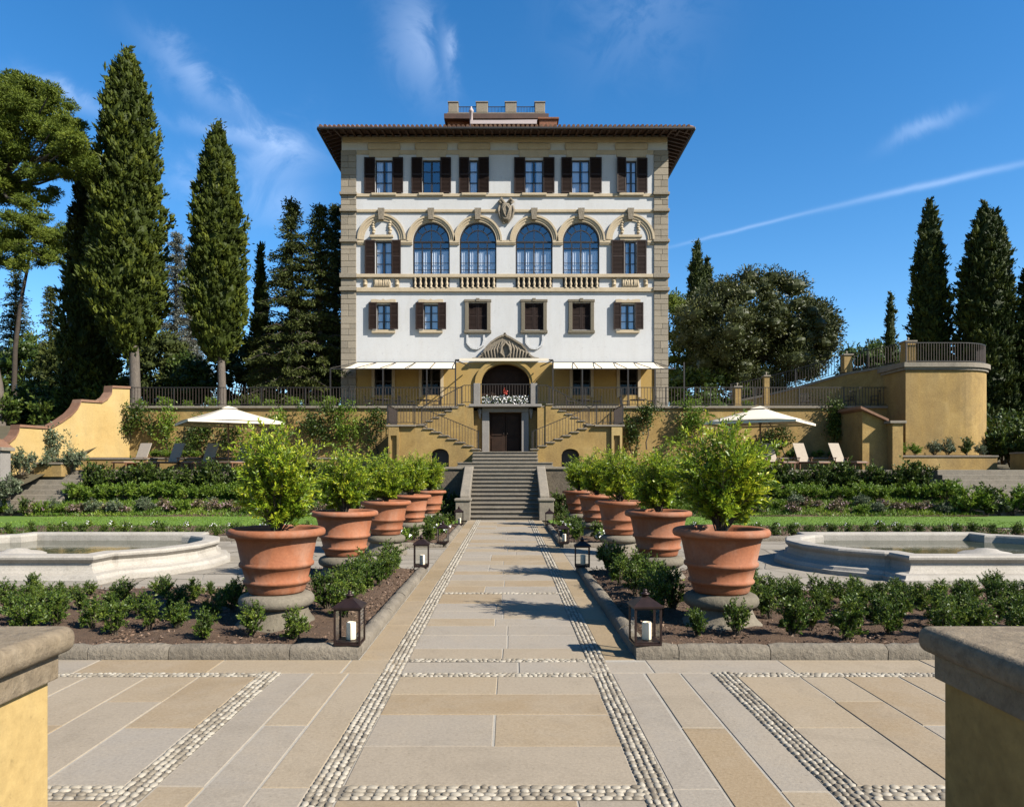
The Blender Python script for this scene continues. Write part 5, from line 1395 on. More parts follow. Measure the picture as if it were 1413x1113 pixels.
# ================================================================== flowers on the balcony
t = thing('balcony_planter', 'long flower box of white blossoms with one red flower on the balcony', 'flower box', (XC, 36.85, 5.25))
MB().box(XC - 1.2, XC + 1.2, 36.99, 37.2, 5.26, 5.44).build('trough', M['stonegrey'], t, .01)
rng = np.random.default_rng(77)
n = 520; P = np.stack([rng.uniform(-1.15, 1.15, n), rng.normal(.02, .10, n), rng.uniform(.0, .38, n)], 1); P[:, 0] = np.round(P[:, 0] * 7) / 7 + rng.normal(0, .045, n)
lv = leaves(rng, P + [0, .1, .02], rng.normal(size=(n, 3)), .09, .07, .5); np_obj('blossoms', lv[0], lv[1], M['white_petal'], lv[2], t)
n = 500; P = np.stack([rng.uniform(-1.15, 1.15, n), rng.normal(.12, .07, n), rng.uniform(-.02, .35, n)], 1)
lv = leaves(rng, P, rng.normal(size=(n, 3)) + [0, 0, .6], .12, .04, rng.random(n)); np_obj('leaves', lv[0], lv[1], M['L_dark'], lv[2], t)
n = 60; P = rng.normal(0, .06, (n, 3)) + [.0, .05, .62]
lv = leaves(rng, P, rng.normal(size=(n, 3)), .08, .07, .5); np_obj('red_blossom', lv[0], lv[1], M['red_petal'], lv[2], t)

# ================================================================== low planting
def shrub_proto(name, cat, group, mat, seeds, n_stem, c, rad, n_sub, n_leaf, L, Wd, zmin=-.3, stemr=.006, up=.4, sub=.4, flower=None):
    out = []
    for sd in seeds:
        rng = np.random.default_rng(sd)
        lv, mb = twigs(rng, (0, 0, 0), n_stem, shell_targets(rng, n_stem, c, rad, zmin), n_sub, n_leaf, L, Wd, .2, up, .85, stemr, sub)
        t = thing(name, 'x', cat, (0, 0, 0), group)
        np_obj('foliage', *lv[:2], mat, lv[2], t)
        mb.build('stems', M['stem'], t)
        if flower:
            n = flower[1]; q = rng.normal(size=(n, 3)); q[:, 2] = np.abs(q[:, 2]); q = unit(q) * np.array(rad) * 1.02 + np.array(c)
            fl = leaves(rng, np.repeat(q, 5, 0), rng.normal(size=(n * 5, 3)) + [0, 0, .5], .05, .045, .5); np_obj('blossoms', *fl[:2], flower[0], fl[2], t)
        out.append(t)
    return out
class Planter:
    def __init__(s, protos): s.p = protos; s.used = [False] * len(protos); s.r = random.Random(len(protos) * 7 + 1); s.i = 0
    def put(s, x, y, z, k, label, kz=1.0, group=None):
        i = s.r.randrange(len(s.p)) if s.i >= len(s.p) else s.i
        s.i += 1
        o = s.p[i] if not s.used[i] else copy_tree(s.p[i]); s.used[i] = True
        o.location = (x, y, z); o.rotation_euler = (0, 0, s.r.uniform(0, 6.28)); o.scale = (k, k, k * kz); o['label'] = label
        if group: o['group'] = group
        return o
BOX = Planter(shrub_proto('box_shrub', 'shrub', 'young shrubs in the soil beds', M['L_box'], (201, 202, 203, 204, 205), 20, (0, 0, .24), (.20, .20, .22), 5, 26, .038, .017, -.6, up=.45))
rj = random.Random(21)
for s, side in ((-1, 'left'), (1, 'right')):
    rows = [(7.85, 2.1, 7.4, .52), (8.35, 3.3, 7.4, .50), (8.8, 3.4, 7.5, .46), (9.25, 3.4, 7.6, .46), (9.7, 3.3, 7.7, .44), (10.1, 3.5, 7.8, .44), (10.5, 3.4, 7.9, .42)]
    rn = ['front', 'second', 'third', 'fourth', 'fifth', 'sixth', 'back']
    for ri, (y, a, b, st_) in enumerate(rows):
        x = a + (.25 if ri % 2 else 0); k = 0
        while x < b:
            yy = y + rj.uniform(-.15, .15); xx = x + rj.uniform(-.13, .13)
            skip = math.hypot(xx - 2.62, yy - 8.62) < .62 or rj.random() < (.12 if s < 0 else .03)
            if not skip:
                BOX.put(XC + s * xx, yy, .06, rj.uniform(.60, .95) * (1.0 if s < 0 else 1.05) * (1.0, .95, .86, .82, .76, .72, .70)[ri], f'small glossy shrub, {rn[ri]} row of the {side} soil bed, {ORD[k]} from the path', rj.uniform(.9, 1.15)); k += 1
            x += st_
    k = 0
    y = 8.9
    while y < 13.4:
        x = 1.95 + rj.uniform(-.1, .1) + (.25 if k % 2 and y < 12 else 0)
        BOX.put(XC + s * x, y, .06, rj.uniform(.9, 1.15), f'dense box shrub beside the {side} path kerb, {ORD[k]} from the camera', group='box shrubs along the path kerbs'); k += 1; y += rj.uniform(.36, .48)
    k = 0
    for x, y in ((3.35, 9.3), (3.6, 10.4), (3.3, 11.2), (1.95, 18.2), (2.3, 18.6), (1.9, 19.2), (2.1, 20.6), (1.9, 21.4), (2.2, 22.2), (1.95, 22.9), (3.2, 18.4), (3.3, 21.6), (1.85, 23.6)):
        BOX.put(XC + s * (x + rj.uniform(-.1, .1)), y, .06, rj.uniform(.8, 1.05), (f'small green shrub among the {side} row of pots, {ORD[k]} from the camera'), group='shrubs between the pots'); k += 1
    # low hedge in front of the lawn
    k = 0; x = 4.2
    while x < 14.6:
        BOX.put(XC + s * x, 19.75 + rj.uniform(-.12, .12), .06, rj.uniform(.62, .9), f'low clipped shrub in the hedge behind the {side} basin, {ORD[k]} from the path', group='low hedge shrubs before the lawn'); k += 1; x += rj.uniform(.44, .58)
DRK = Planter(shrub_proto('laurel_shrub', 'shrub', 'dark shrubs on the slope', M['L_dark'], (301, 302, 303, 304), 16, (0, 0, .55), (.40, .40, .55), 6, 20, .11, .055, -.6, .012))
LGT = Planter(shrub_proto('green_shrub', 'shrub', 'fresh green shrubs on the slope', M['L_light'], (311, 312, 313), 18, (0, 0, .26), (.42, .38, .32), 6, 22, .085, .028, -.35, .008))
BRN = Planter(shrub_proto('rose_bush', 'rose bush', 'faded rose bushes on the slope', M['L_brown'], (321, 322), 13, (0, 0, .22), (.36, .32, .26), 5, 13, .075, .04, -.3, .007, flower=(M['pink_petal'], 16)))
SAG = Planter(shrub_proto('sage_bush', 'shrub', 'grey green bushes', M['L_olive'], (331, 332), 15, (0, 0, .30), (.36, .34, .34), 5, 18, .085, .03, -.4, .008))
WFL = Planter(shrub_proto('flowering_plant', 'flowering plant', 'white flowering plants', M['L_light'], (341, 342), 9, (0, 0, .13), (.17, .17, .15), 4, 12, .06, .03, -.3, .004, flower=(M['white_petal'], 12)))
for s, side in ((-1, 'left'), (1, 'right')):
    k = 0; x = 3.4
    while x < 18.9:
        DRK.put(XC + s * x, 32.3 + rj.uniform(-.2, .15), slope_z(32.3) - .03, rj.uniform(.98, 1.28), f'dark leafy shrub in the upper row of the {side} slope, {ORD[k]} from the stair', rj.uniform(.85, 1.05)); k += 1; x += rj.uniform(.52, .70)
    k = 0; x = 3.3
    while x < 19.0:
        LGT.put(XC + s * x, 31.2 + rj.uniform(-.2, .2), slope_z(31.2) - .03, rj.uniform(1.05, 1.45), f'fresh green shrub in the middle row of the {side} slope, {ORD[k]} from the stair', rj.uniform(.8, 1.1)); k += 1; x += rj.uniform(.62, .80)
    k = 0; x = 3.6
    while x < 19.2:
        pl, lab, gr = ((BRN, 'faded pinkish rose bush', None), (SAG, 'grey green bush', 'grey green bushes'), (LGT, 'low bright green bush', 'low green bushes at the lawn edge'), (BRN, 'faded pinkish rose bush', None))[rj.randrange(4)]
        pl.put(XC + s * x, (yl := 29.85 + rj.uniform(-.45, .45)), slope_z(yl) - .03, rj.uniform(.7, 1.05), f'{lab} in the lowest row, {side} slope, {ORD[k]} from the stair', .9, gr); k += 1; x += rj.uniform(.36, .52)
    k = 0
    for x in np.arange(4.4, 14.5, .8):
        WFL.put(XC + s * (x + rj.uniform(-.2, .2)), 22.6 + rj.uniform(-.5, .3), .06, rj.uniform(.55, .85), f'white flowering plant at the near edge of the {side} lawn, {ORD[k]} from the path', group='white flowers before the lawn'); k += 1
    k = 0
    for x, y in ((2.5, 17.95), (2.9, 18.1), (1.75, 19.9), (2.9, 19.0), (1.8, 22.0), (2.2, 23.2)):
        WFL.put(XC + s * x, y, .06, rj.uniform(.9, 1.2), f'small white flowering plant by the far {side} pots, {ORD[k]} from the camera', group='white flowers by the far pots'); k += 1
    k = 0
    for x, y, sc in ((2.1, 30.2, .8), (2.8, 30.1, 1.0), (3.5, 29.9, .9), (2.0, 28.6, .5), (2.6, 28.5, .6), (2.2, 27.6, .45)):
        DRK.put(XC + s * x, y, .05, sc, f'dark shrub below the shaded wall {side} of the stair, {ORD[k]} of six', group='shrubs beside the stair'); k += 1
for s, side in ((-1, 'left'), (1, 'right')):
    for k in range(8):
        pl = (LGT, DRK, SAG)[k % 3]
        pl.put(XC + s * (18.9 + k * .62), 29.45 + rj.uniform(-.15, .2), .02, rj.uniform(1.1, 1.5) * (1.3 if k % 3 == 0 else .8) * (1 if s > 0 else .62), f'mixed green bush before the {side} garden steps, {ORD[k]} from the lawn corner', 1.05, 'bushes before the garden steps')
# low creeping cover on the slope
rng = np.random.default_rng(55); n = 60000
X = rng.uniform(2.9, 19.3, n) * np.where(rng.random(n) < .5, -1, 1) + XC; Y = rng.uniform(29.1, 32.9, n)
Z = np.interp(Y, [29.0, 29.3, 31.0, 32.0, 32.8], [.02, .06, .55, .88, .98])
P = np.stack([X, Y, Z], 1); lv = leaves(rng, P, np.stack([rng.normal(0, .6, n), rng.normal(0, .6, n), np.ones(n)], 1), rng.uniform(.08, .2, n), .035, np.clip(.4 + .3 * np.sin(X * 1.7 + Y) + rng.normal(0, .2, n), 0, 1))
tag(np_obj('slope_ground_cover', *lv[:2], M['L_light'], lv[2]), kind='stuff')
n = 9000; X = rng.uniform(3.9, 15.3, n) * np.where(rng.random(n) < .5, -1, 1) + XC; Y = rng.uniform(20.1, 23.5, n)
P = np.stack([X, Y, np.full(n, .06)], 1); lv = leaves(rng, P, np.stack([rng.normal(0, .6, n), rng.normal(0, .6, n), np.ones(n)], 1), rng.uniform(.06, .16, n), .03, np.clip(.4 + rng.normal(0, .25, n), 0, 1))
tag(np_obj('bed_ground_cover', *lv[:2], M['L_dark'], lv[2]), kind='stuff')
# shrubs by the walls
for i, (px, py, d, k, lab) in enumerate([(30, 655, 31.2, 1.2, 'beside the small gate pier at the far left'), (68, 652, 32.2, 1.1, 'in front of the swooping wall, left of the small planter'), (100, 650, 32.4, 1.15, 'in front of the swooping wall, right of the small planter'), (12, 690, 29.4, 1.1, 'at the left edge below the garden steps')]):
    p = at(px, py, d); SAG.put(p.x, d, p.z, k * 1.3, 'rounded grey green bush ' + lab, 1.1, 'grey green bushes by the walls')
for i, px in enumerate((1243, 1262, 1290, 1308, 1334, 1352)):
    pl = (LGT, LGT, SAG, SAG, DRK, SAG)[i]; pl.put((px - VX) * 35.5 / F_PX, 35.5, 2.58, (1.0, .8, 1.0, 1.15, .7, .8)[i], f'{("bushy green", "bushy green", "silvery", "silvery white", "dark", "silvery")[i]} plant on the planter wall under the bastion, {ORD[i]} from the left', 1.15, 'plants on the bastion planter')
for i, px in enumerate((1070, 1092, 1128, 1150, 1168)):
    LGT.put((px - VX) * 37.4 / F_PX, 37.4, 2.5, .75, f'small green plant in the low planter behind the right loungers, {ORD[i]} from the left', .9, 'plants in the low wall planters')
for i, px in enumerate((196, 212, 232, 250, 270, 292, 338, 360)):
    LGT.put((px - VX) * 37.4 / F_PX, 37.4, 2.5, .75, f'small green plant in the long planter behind the left loungers, {ORD[i]} from the left', .9, 'plants in the low wall planters')

for i, (px, y, z, k) in enumerate([(1372, 37, 2.0, 1.9), (1395, 38, 2.0, 2.3), (1415, 36.5, 2.0, 2.0), (1385, 41, 2.1, 2.6), (1412, 42, 2.2, 2.8), (1365, 43, 2.2, 2.6)]):
    DRK.put((px - VX) * y / F_PX, y, z, k, f'large dark shrub on the bank right of the bastion, {ORD[i]} of six', 1.0, 'shrubs right of the bastion')
BRN.put(25.2, 34.2, 2.7, 1.4, 'reddish bush on the stone planter at the right edge', 1.0, 'reddish bushes at the right edge')
for i, (px, y, z, k) in enumerate([(4, 43, 3.9, 2.2), (22, 46, 4.2, 2.6), (48, 48, 4.4, 2.6), (75, 50, 4.6, 2.8), (100, 47, 4.6, 2.4), (135, 46, 4.6, 2.4), (-20, 44, 3.8, 2.6), (60, 44, 4.0, 2.0), (118, 50, 4.8, 2.8)]):
    DRK.put((px - VX) * y / F_PX, y, z, k, f'large dark undergrowth shrub in the wood behind the swooping wall, {ORD[i]} of nine', 1.0, 'undergrowth behind the swooping wall')
# climbers on the retaining wall
def climber(px, py0, py1, wpx, label, seed, mat='L_dark', d=37.75, bare=.35):
    rng = np.random.default_rng(seed); a, b = at(px, py1, d), at(px, py0, d); h = b.z - a.z; w = wpx * d / F_PX
    t = thing('climbing_plant', label, 'climbing plant', (a.x, d, a.z), 'plants trained up the terrace wall')
    mb = MB(); x = [a.x]
    pts = [(a.x + .08 * math.sin(k * 1.7 + seed), d - .05, a.z + h * k / 6) for k in range(7)]
    mb.tube(pts, [.04, .035, .03, .03, .025, .02, .01], 5).build('stems', M['stem'], t)
    n = int(260 * w * h * 1.7) + 120; nb = max(4, int(6 * w * h))
    C = np.stack([rng.normal(0, w * .26, nb), rng.normal(-.18, .08, nb), h * np.clip(rng.uniform(bare, 1.0, nb), 0, 1)], 1)
    i = rng.integers(0, nb, n); P = C[i] + rng.normal(0, 1, (n, 3)) * [.17, .10, .22]
    P[:, 1] = np.minimum(P[:, 1], -.02)
    lv = leaves(rng, P, rng.normal(size=(n, 3)) + [0, -.5, .3], rng.uniform(.09, .17, n), .065, np.clip(.45 + .2 * rng.normal(size=nb)[i] + rng.normal(0, .18, n), 0, 1))
    np_obj('foliage', lv[0], lv[1], M[mat], lv[2], t)
for i, q in enumerate([(151, 572, 635, 26, 'sparse plant trained up the corner beside the swooping wall', 'L_dark', .2), (182, 562, 600, 36, 'bushy plant hanging high on the wall, next to the left railing end', 'L_dark', .1),
        (206, 572, 600, 26, 'small bush on a wall bracket, left of the left parasol', 'L_dark', .3), (232, 562, 636, 24, 'tall loose climber between the leftmost loungers', 'L_light', .1), (267, 586, 636, 16, 'dark slim climber behind the second lounger', 'L_dark', .15),
        (285, 578, 632, 24, 'dark climber just left of the left parasol pole', 'L_dark', .3), (322, 585, 625, 26, 'dark climber right of the left parasol pole', 'L_dark', .3), (385, 568, 640, 20, 'thin climber right of the left parasol canopy', 'L_light', .2), (440, 562, 625, 42, 'broad bushy climber on the wall, above the second left pot shrub', 'L_dark', .25),
        (480, 560, 622, 34, 'tall bushy climber on the wall, above the third left pot shrub', 'L_light', .25), (520, 572, 625, 28, 'dark climber beside the left landing of the double stair', 'L_dark', .15),
        (870, 566, 625, 20, 'narrow climber beside the right landing of the double stair', 'L_dark', .1), (893, 560, 620, 24, 'ball headed climber right of the double stair', 'L_dark', .62), (953, 556, 622, 38, 'large loose climber above the nearest right pot shrub', 'L_light', .2),
        (1058, 586, 632, 18, 'thin climber right of the right parasol pole', 'L_dark', .2), (1080, 584, 635, 22, 'scraggly climber behind the middle right lounger', 'L_dark', .3), (1152, 556, 632, 34, 'bushy round headed climber left of the buttress', 'L_dark', .42)]):
    climber(q[0], q[1], q[2], q[3], q[4], 400 + i, q[5], bare=q[6])
p = at(78, 635, 34.3)
climber(78, 600, 640, 26, 'thin bare branched plant in front of the swooping wall', 431, 'L_olive', 33.6, .5)
# greenery peeping over the terrace edge and bushes behind the railing
rng = np.random.default_rng(91)
for i, px in enumerate((195, 222, 250, 292, 318, 345, 372, 402, 430, 455, 935, 965, 990, 1015, 1040)):
    LGT.put((px - VX) * 39.0 / F_PX, 39.0 + (i % 3) * .4, 5.17, .75 + .25 * (i % 2), f'green plant behind the terrace railing {"left" if px < 600 else "right"} of the villa, {ORD[i if i < 10 else i - 10]} from the left', 1.1, 'plants behind the terrace railing')

# ================================================================== trees
def lathe_core(prof, n, rng, c, squeeze=.8):
    """lumpy darker body added inside a crown to block light, as quads"""
    V = []
    for z, r in prof:
        a = np.arange(n) * 2 * math.pi / n; rr = r * squeeze * (1 + rng.normal(0, .06, n))
        V.append(np.stack([c[0] + rr * np.cos(a), c[1] + rr * np.sin(a), np.full(n, z)], 1))
    V = np.concatenate(V); m_ = len(prof)
    F = np.array([(i * n + k, i * n + (k + 1) % n, (i + 1) * n + (k + 1) % n, (i + 1) * n + k) for i in range(m_ - 1) for k in range(n)])
    return V, F, np.full(len(V), .25)
def cypress(label, px, d, prof_px, trunk=None, mat='L_cyp', seed=0, dens=1.0, leaf=.34, zb=5.19, lean=0.0, twin=None, group='tall cypresses'):
    rng = np.random.default_rng(seed); k = d / F_PX; X = (px - VX) * k
    Z = np.array([EYE + (VY - y) * k for y, _ in prof_px])[::-1]; Rr = np.array([w * k for _, w in prof_px])[::-1]
    t = thing('cypress_tree', label, 'tree', (X, d, zb), group)
    h = Z[-1] - Z[0]; zs = np.linspace(Z[0], Z[-1], 200); rs_ = np.interp(zs, Z, Rr); area = float((2 * math.pi * rs_).mean() * h)
    n = int(area * 14 * dens); cdf = np.cumsum(rs_ + .12); cdf /= cdf[-1]
    z = np.interp(rng.random(n), cdf, zs); a = rng.uniform(0, 2 * math.pi, n); r = np.interp(z, Z, Rr)
    lump = .095 * np.sin(a * 3 + z * 1.1 + seed) + .075 * np.sin(a * 5 - z * 2.3) + .075 * np.sin(a * 4 + z * 3.7 + 1) + .05 * np.sin(a * 9 + z * 5.1)
    r = np.maximum(.03, r - .27) * (1 + lump) * rng.uniform(.66, 1.03, n) ** .75 + rng.exponential(.05, n) + (rng.random(n) < .05) * rng.uniform(.05, .22, n)
    O = np.stack([np.cos(a), np.sin(a), np.zeros(n)], 1)
    P = O * r[:, None]; P[:, 2] = z - zb; P[:, 0] += lean * (z - Z[0])
    D = unit(O * .65 + np.array([0, 0, 1.0]) + rng.normal(0, .32, (n, 3)))
    kk = 8; tt = np.clip(.42 + 1.6 * lump + rng.normal(0, .16, n), 0, 1)
    PP = np.repeat(P, kk, 0) + rng.normal(0, .11, (n * kk, 3)); DD = np.repeat(D, kk, 0) + rng.normal(0, .40, (n * kk, 3))
    lv = leaves(rng, PP, DD, leaf * rng.uniform(.45, 1.0, n * kk), leaf * .26, np.clip(np.repeat(tt, kk) + rng.normal(0, .13, n * kk), 0, 1))
    pr = [(z_ - zb, np.interp(z_, Z, Rr)) for z_ in np.linspace(Z[0] + .02 * h, Z[-1] - .02 * h, 40)]
    core = lathe_core(pr, 14, rng, (0, 0), .66)
    core[0][:, 0] += lean * (core[0][:, 2] + zb - Z[0])
    ns = 5; A = unit(np.cross(D, rng.normal(size=(n, 3)))); Bv = np.cross(D, A); sp = []
    tl, tw = rng.uniform(.24, .50, n)[:, None] * leaf / .34, rng.uniform(.07, .135, n)[:, None] * leaf / .34
    for u, q in ((-.3, .15), (.05, .85), (.35, 1.0), (.72, .55), (1.0, .04)):
        for i in range(ns):
            a_ = 2 * math.pi * (i + u * .6) / ns; sp.append(P + D * tl * u + (A * math.cos(a_) + Bv * math.sin(a_)) * tw * q * rng.uniform(.75, 1.25, (n, 1)))
    SV = np.stack(sp, 1).reshape(-1, 3); f1 = np.array([(r * ns + i, r * ns + (i + 1) % ns, (r + 1) * ns + (i + 1) % ns, (r + 1) * ns + i) for r in range(4) for i in range(ns)])
    tufts = (SV, (f1[None] + (np.arange(n) * 5 * ns)[:, None, None]).reshape(-1, 4), np.repeat(np.clip(tt - .05, 0, 1), 5 * ns))
    V, F, T = merge([lv, tufts, core])
    np_obj('crown', V, F, M[mat], T, t)
    tx = (trunk[0] - VX) * k if trunk else X; r0 = trunk[1] if trunk else .28
    MB().tube([(tx, d, zb - .3), (tx + .03, d, zb + 1.2), (tx - .03, d, Z[0]), (X, d, Z[0] + h * .25), (X, d, Z[0] + h * .6)], [r0 * 1.25, r0, r0 * .9, r0 * .6, .06], 14).build('trunk', M['trunk'], t)
    return t
cypress('tallest cypress with a bare grey trunk, left of the villa behind the yellow wall', 176, 42.5, [(68, 2), (80, 10), (100, 20), (130, 30), (165, 37), (210, 43), (260, 47), (320, 51), (380, 52), (420, 50), (450, 42), (470, 28), (490, 10)], (186, .30), 'L_cyp', 1)
cypress('tall cypress with a visible pale trunk, second from the villa on the left', 300, 43.5, [(169, 2), (182, 9), (200, 17), (230, 24), (270, 32), (320, 38), (370, 42), (420, 43), (455, 38), (480, 27), (500, 10)], (306, .24), 'L_cyp', 2)
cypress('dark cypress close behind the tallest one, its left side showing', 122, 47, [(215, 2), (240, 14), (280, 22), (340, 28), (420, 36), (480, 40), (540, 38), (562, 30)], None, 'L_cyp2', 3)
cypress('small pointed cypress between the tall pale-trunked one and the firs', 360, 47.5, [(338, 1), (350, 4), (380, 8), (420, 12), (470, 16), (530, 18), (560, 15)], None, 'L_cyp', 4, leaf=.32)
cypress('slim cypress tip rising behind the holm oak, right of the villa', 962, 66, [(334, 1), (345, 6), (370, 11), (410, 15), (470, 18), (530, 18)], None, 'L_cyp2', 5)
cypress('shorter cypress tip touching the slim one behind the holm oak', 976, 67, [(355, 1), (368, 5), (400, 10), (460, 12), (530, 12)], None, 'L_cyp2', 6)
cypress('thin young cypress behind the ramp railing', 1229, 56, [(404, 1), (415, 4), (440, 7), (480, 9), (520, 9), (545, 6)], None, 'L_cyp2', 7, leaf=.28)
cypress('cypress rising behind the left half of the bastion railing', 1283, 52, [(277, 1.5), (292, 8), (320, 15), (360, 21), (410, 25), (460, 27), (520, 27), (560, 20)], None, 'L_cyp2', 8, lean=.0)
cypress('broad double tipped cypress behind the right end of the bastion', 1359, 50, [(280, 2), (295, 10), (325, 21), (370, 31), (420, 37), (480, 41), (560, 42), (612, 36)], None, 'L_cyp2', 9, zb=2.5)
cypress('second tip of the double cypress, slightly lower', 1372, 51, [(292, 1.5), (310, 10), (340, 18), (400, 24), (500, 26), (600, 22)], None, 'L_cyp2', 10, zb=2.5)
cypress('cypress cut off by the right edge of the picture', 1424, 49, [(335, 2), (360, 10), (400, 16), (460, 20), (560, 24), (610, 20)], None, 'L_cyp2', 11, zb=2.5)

def blob_tree(name, label, px, d, blobs_px, trunk_pts, mat, seed, leaf=.28, per=230, cat='tree', group=None, lw=.4, tr_mat='trunk', tr_r=.3, branches=True, flat=.8, core=True):
    """crown of many leafy clumps; blobs are (px, py, radius px, depth offset m)"""
    rng = np.random.default_rng(seed); parts = []
    base = at(*trunk_pts[0]); t = thing(name, label, cat, (base.x, base.y, base.z), group)
    B = [(at(x, y, d + o), r * d / F_PX) for x, y, r, o in blobs_px]
    for c, r in B:
        n = int(per * r * r) + 40
        q = rng.normal(size=(n, 3)); q[:, 2] += .15; q = unit(q)
        bump_ = 1 + .16 * np.sin(q[:, 0] * 7 + seed) * np.sin(q[:, 1] * 6) + .1 * np.sin(q[:, 2] * 9)
        P = q * (r * rng.uniform(.55, 1.06, n) ** .7 * bump_)[:, None] * [1, 1, flat] + [c.x - base.x, c.y - base.y, c.z - base.z]
        D = q + rng.normal(0, .55, (n, 3)) + [0, 0, .25]
        t0 = rng.normal(0, .13)
        parts.append(leaves(rng, P, D, leaf * rng.uniform(.6, 1.25, n), leaf * lw, np.clip(.45 + t0 + rng.normal(0, .17, n), 0, 1)))
        if core:
            zz = [(c.z - base.z + r * .62 * flat * math.sin(a), r * .62 * math.cos(a)) for a in np.linspace(-1.5, 1.5, 7)]
            parts.append(lathe_core(zz, 9, rng, (c.x - base.x, c.y - base.y), 1.0))
    V, F, T = merge(parts)
    np_obj('crown', V, F, M[mat], T, t)
    mb = MB(); tp = [at(*p) for p in trunk_pts]
    mb.tube(tp, [tr_r * (1.15 - .75 * i / max(1, len(tp) - 1)) for i in range(len(tp))], 12)
    if branches:
        for i, (c, r) in enumerate(B):
            if i % 4 == 0:
                s_ = tp[-1 - (i % min(2, len(tp) - 1))]; m_ = (s_ + c) / 2 + Vector((rng.normal(0, .3), rng.normal(0, .3), -.25 * r))
                mb.tube([s_, m_, c], [tr_r * .32, tr_r * .2, tr_r * .06], 6)
    mb.build('trunk', M[tr_mat], t)
    return t
def fill_blobs(seed, n, cx, cy, rx, ry, r0, r1, dz, inside=.35):
    rng = random.Random(seed); out = []
    for k in range(n):
        while True:
            u, v = rng.uniform(-1, 1), rng.uniform(-1, 1); q = u * u + v * v
            if inside < q < 1 or (q <= inside and rng.random() < .5): break
        r = rng.uniform(r0, r1); f = max(0, 1 - q) ** .5
        out.append((cx + u * rx, cy + v * ry, r, -dz * f * rng.uniform(.3, 1) if rng.random() < .7 else dz * f * .5))
    return out
blob_tree('holm_oak', 'big round dark holm oak right of the villa', 1048, 60, fill_blobs(1, 170, 1046, 460, 103, 80, 12, 24, 6.0) + [(1046, 470, 60, 0), (1000, 475, 45, 0), (1095, 475, 45, 0)], [(1046, 560, 60), (1048, 530, 60), (1046, 490, 60)], 'L_oak', 21, .26, 240)
blob_tree('broadleaf_tree', 'lighter green tree squeezed between the villa corner and the holm oak', 937, 64, fill_blobs(2, 34, 932, 470, 22, 60, 9, 16, 2), [(935, 560, 64), (935, 500, 64)], 'L_pine', 22, .28, 120)
# umbrella pine
ub = []
rb = random.Random(5)
for (x, y, r, o) in [(5, 128, 26, 0), (32, 120, 20, -1), (-25, 120, 30, 0), (58, 145, 24, 0), (20, 152, 26, -2), (80, 168, 22, 0), (48, 178, 24, -2), (100, 190, 20, 0), (-10, 170, 28, -2), (112, 215, 15, .5), (78, 205, 20, -1.5), (118, 236, 13, 0), (96, 240, 14, -1), (25, 205, 22, -2), (60, 235, 15, -1), (-20, 215, 26, -1), (10, 250, 16, -1), (40, 262, 11, 0), (75, 266, 10, .5), (-15, 270, 18, 0), (15, 108, 12, 1), (68, 128, 12, 1), (104, 172, 11, 1), (-50, 150, 34, 0), (-60, 200, 34, 1)]:
    ub.append((x, y, r, o))
    for q in range(3): ub.append((x + rb.uniform(-r, r) * .8, y + rb.uniform(-r, r) * .55, r * rb.uniform(.35, .55), o + rb.uniform(-1.2, 1.2)))
for _ in range(80):
    while True:
        x_, y_ = rb.uniform(-70, 124), rb.uniform(108, 285)
        if ((x_ - 15) / 108) ** 2 + ((y_ - 205) / 98) ** 2 < 1 and y_ < 300 - max(0, x_) * .42: break
    ub.append((x_, y_, rb.uniform(9, 17), rb.uniform(-3.5, 3)))
blob_tree('umbrella_pine', 'umbrella pine with a bright green spreading crown at the left edge', 20, 43, ub, [(3, 612, 43), (-6, 530, 43), (-26, 430, 43), (-32, 330, 43), (0, 255, 43)], 'L_pine', 31, .19, 1500, tr_r=.38, flat=.62, lw=.28)
rb2 = random.Random(6)
ub2 = [(rb2.uniform(-15, 92), rb2.uniform(298, 372), rb2.uniform(7, 13), rb2.uniform(-3, 3)) for _ in range(34)] + [(20, 325, 22, 0), (45, 318, 20, 0), (68, 330, 20, 0), (84, 345, 14, 0), (0, 330, 24, 0), (30, 345, 18, -1), (60, 352, 16, 1), (85, 362, 9, 0), (10, 300, 14, 0), (40, 302, 14, 0), (95, 330, 10, 0), (5, 362, 14, 1)]
blob_tree('umbrella_pine', 'second duller pine below the bright one, with bare twisted branches', 40, 55, ub2, [(18, 592, 55), (21, 480, 55), (28, 420, 55), (38, 370, 55), (42, 335, 55)], 'L_pine', 32, .2, 1100, tr_mat='darktrunk', tr_r=.17, flat=.6, lw=.3)
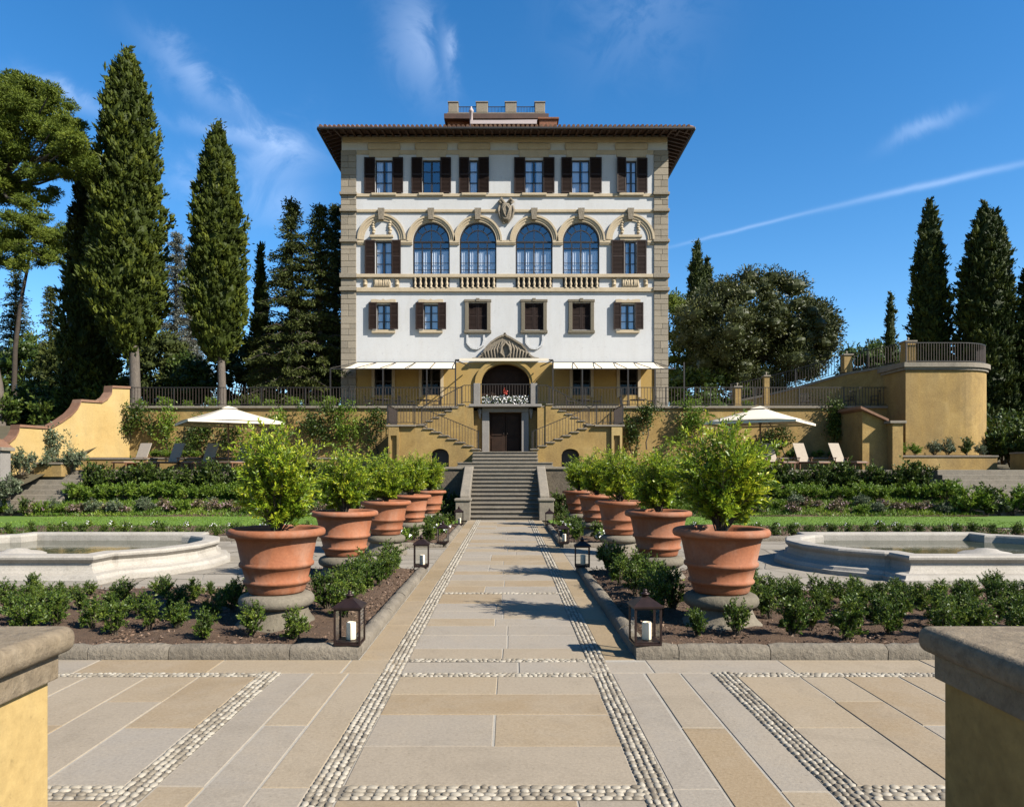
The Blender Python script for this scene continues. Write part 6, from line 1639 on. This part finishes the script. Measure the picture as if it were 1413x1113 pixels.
def conifer(name, label, px, d, top, bot, w, seed, mat='L_fir', dens=1.0, zb=5.19, trunk=.25, group=None, droop=.25, gap=.75):
    """whorled boughs with hanging needles, the sky showing between"""
    rng = np.random.default_rng(seed); k = d / F_PX; X = (px - VX) * k; zt = EYE + (VY - top) * k; z0 = EYE + (VY - bot) * k; h = zt - z0
    t = thing(name, label, 'tree', (X, d, zb), group); mb = MB(); P = []; D = []; T = []
    mb.tube([(X, d, zb - .2), (X, d, z0 + h * .5), (X, d, zt)], [trunk, trunk * .6, .03], 10)
    z = z0
    while z < zt - .2:
        f = (zt - z) / h; L = w * 1.12 * k * min(1, f * 1.08) ** .75
        for b in range(int(8 + 5 * f)):
            if rng.random() > .92: continue
            a = rng.uniform(0, 2 * math.pi); l = L * rng.uniform(.65, 1.12); dv = np.array([math.cos(a), math.sin(a), 0])
            p0 = np.array([X, d, z + rng.uniform(-.2, .2)]); nseg = max(3, int(l / .22))
            mb.tube([p0, p0 + dv * l * .6 + [0, 0, .10 * l], p0 + dv * l + [0, 0, -droop * l * .3]], [.05, .03, .01], 4, cap=False)
            tb = rng.normal(0, .13)
            for j in range(nseg):
                u = (j + .6) / nseg; c = p0 + dv * l * u + np.array([0, 0, .12 * l * u - droop * l * u * u])
                m_ = int(17 * dens * (1.15 - .5 * u))
                sp = .17 * (1.1 - .6 * u) + .04
                q = rng.normal(size=(m_, 3)) * [sp, sp, .07]
                P.append(c + q); D.append(dv * .7 + rng.normal(0, .6, (m_, 3)) + [0, 0, -.1]); T.append(np.clip(.45 + tb + rng.normal(0, .16, m_), 0, 1))
        z += gap * (.55 + .5 * f)
    P, D, T = np.concatenate(P), np.concatenate(D), np.concatenate(T)
    lv = leaves(rng, P - [X, d, zb], D, rng.uniform(.16, .30, len(P)), .075, T)
    np_obj('crown', lv[0], lv[1], M[mat], lv[2], t)
    mb.build('trunk', M['darktrunk'], t)
conifer('fir_tree', 'pointed dark fir in the gap left of the villa', 402, 45.3, 270, 548, 60, 41, 'L_fir', 1.5)
conifer('fir_tree', 'ragged dark fir touching the left corner of the villa', 441, 45.6, 279, 548, 56, 42, 'L_fir', 1.5)
conifer('fir_tree', 'fir half hidden behind the villa corner, with a blunt top', 463, 53, 282, 545, 46, 43, 'L_fir', 1.4)
conifer('grey_conifer', 'pale grey-green conifer between the two tall cypresses', 243, 62, 318, 545, 44, 44, 'L_grey', 1.0)
conifer('grey_conifer', 'pale thin conifer just right of the first grey one', 262, 66, 335, 550, 32, 45, 'L_grey', .8)
conifer('grey_conifer', 'tall loose conifer at the far left below the pine crowns', 22, 60, 375, 600, 52, 47, 'L_fir', .8)
conifer('grey_conifer', 'loose greyish conifer behind the bare pine at the left', 70, 62, 395, 600, 34, 46, 'L_fir', .9)
for i, (px, py, rx, ry, d, lab) in enumerate([(30, 530, 40, 60, 58, 'at the far left below the pines'), (88, 530, 34, 58, 56, 'left of the dark cypress'), (158, 520, 40, 55, 62, 'behind the trunk of the tallest cypress'), (225, 515, 34, 45, 58, 'between the two tall cypress trunks'),
        (262, 530, 26, 32, 56, 'low, left of the pale cypress trunk'), (335, 520, 30, 46, 57, 'right of the pale cypress trunk'), (390, 510, 36, 55, 60, 'under the pointed fir'), (440, 500, 36, 60, 62, 'under the firs by the villa corner'), (1205, 505, 40, 24, 70, 'behind the ramp railing'), (1395, 560, 40, 60, 58, 'right of the bastion at the picture edge'), (990, 540, 60, 26, 58, 'low, under the holm oak')]):
    blob_tree('understorey_tree', 'dark shaded broadleaf tree ' + lab, px, d, fill_blobs(60 + i, 60, px, py, rx * 1.15, ry * 1.1, 8, 15, 2.5), [(px, min(600, py + ry + 25), d), (px + 2, py, d)], ('L_dark', 'L_fir')[i % 2], 70 + i, .34, 90, group='dark trees of the wood', tr_mat='darktrunk', tr_r=.16)
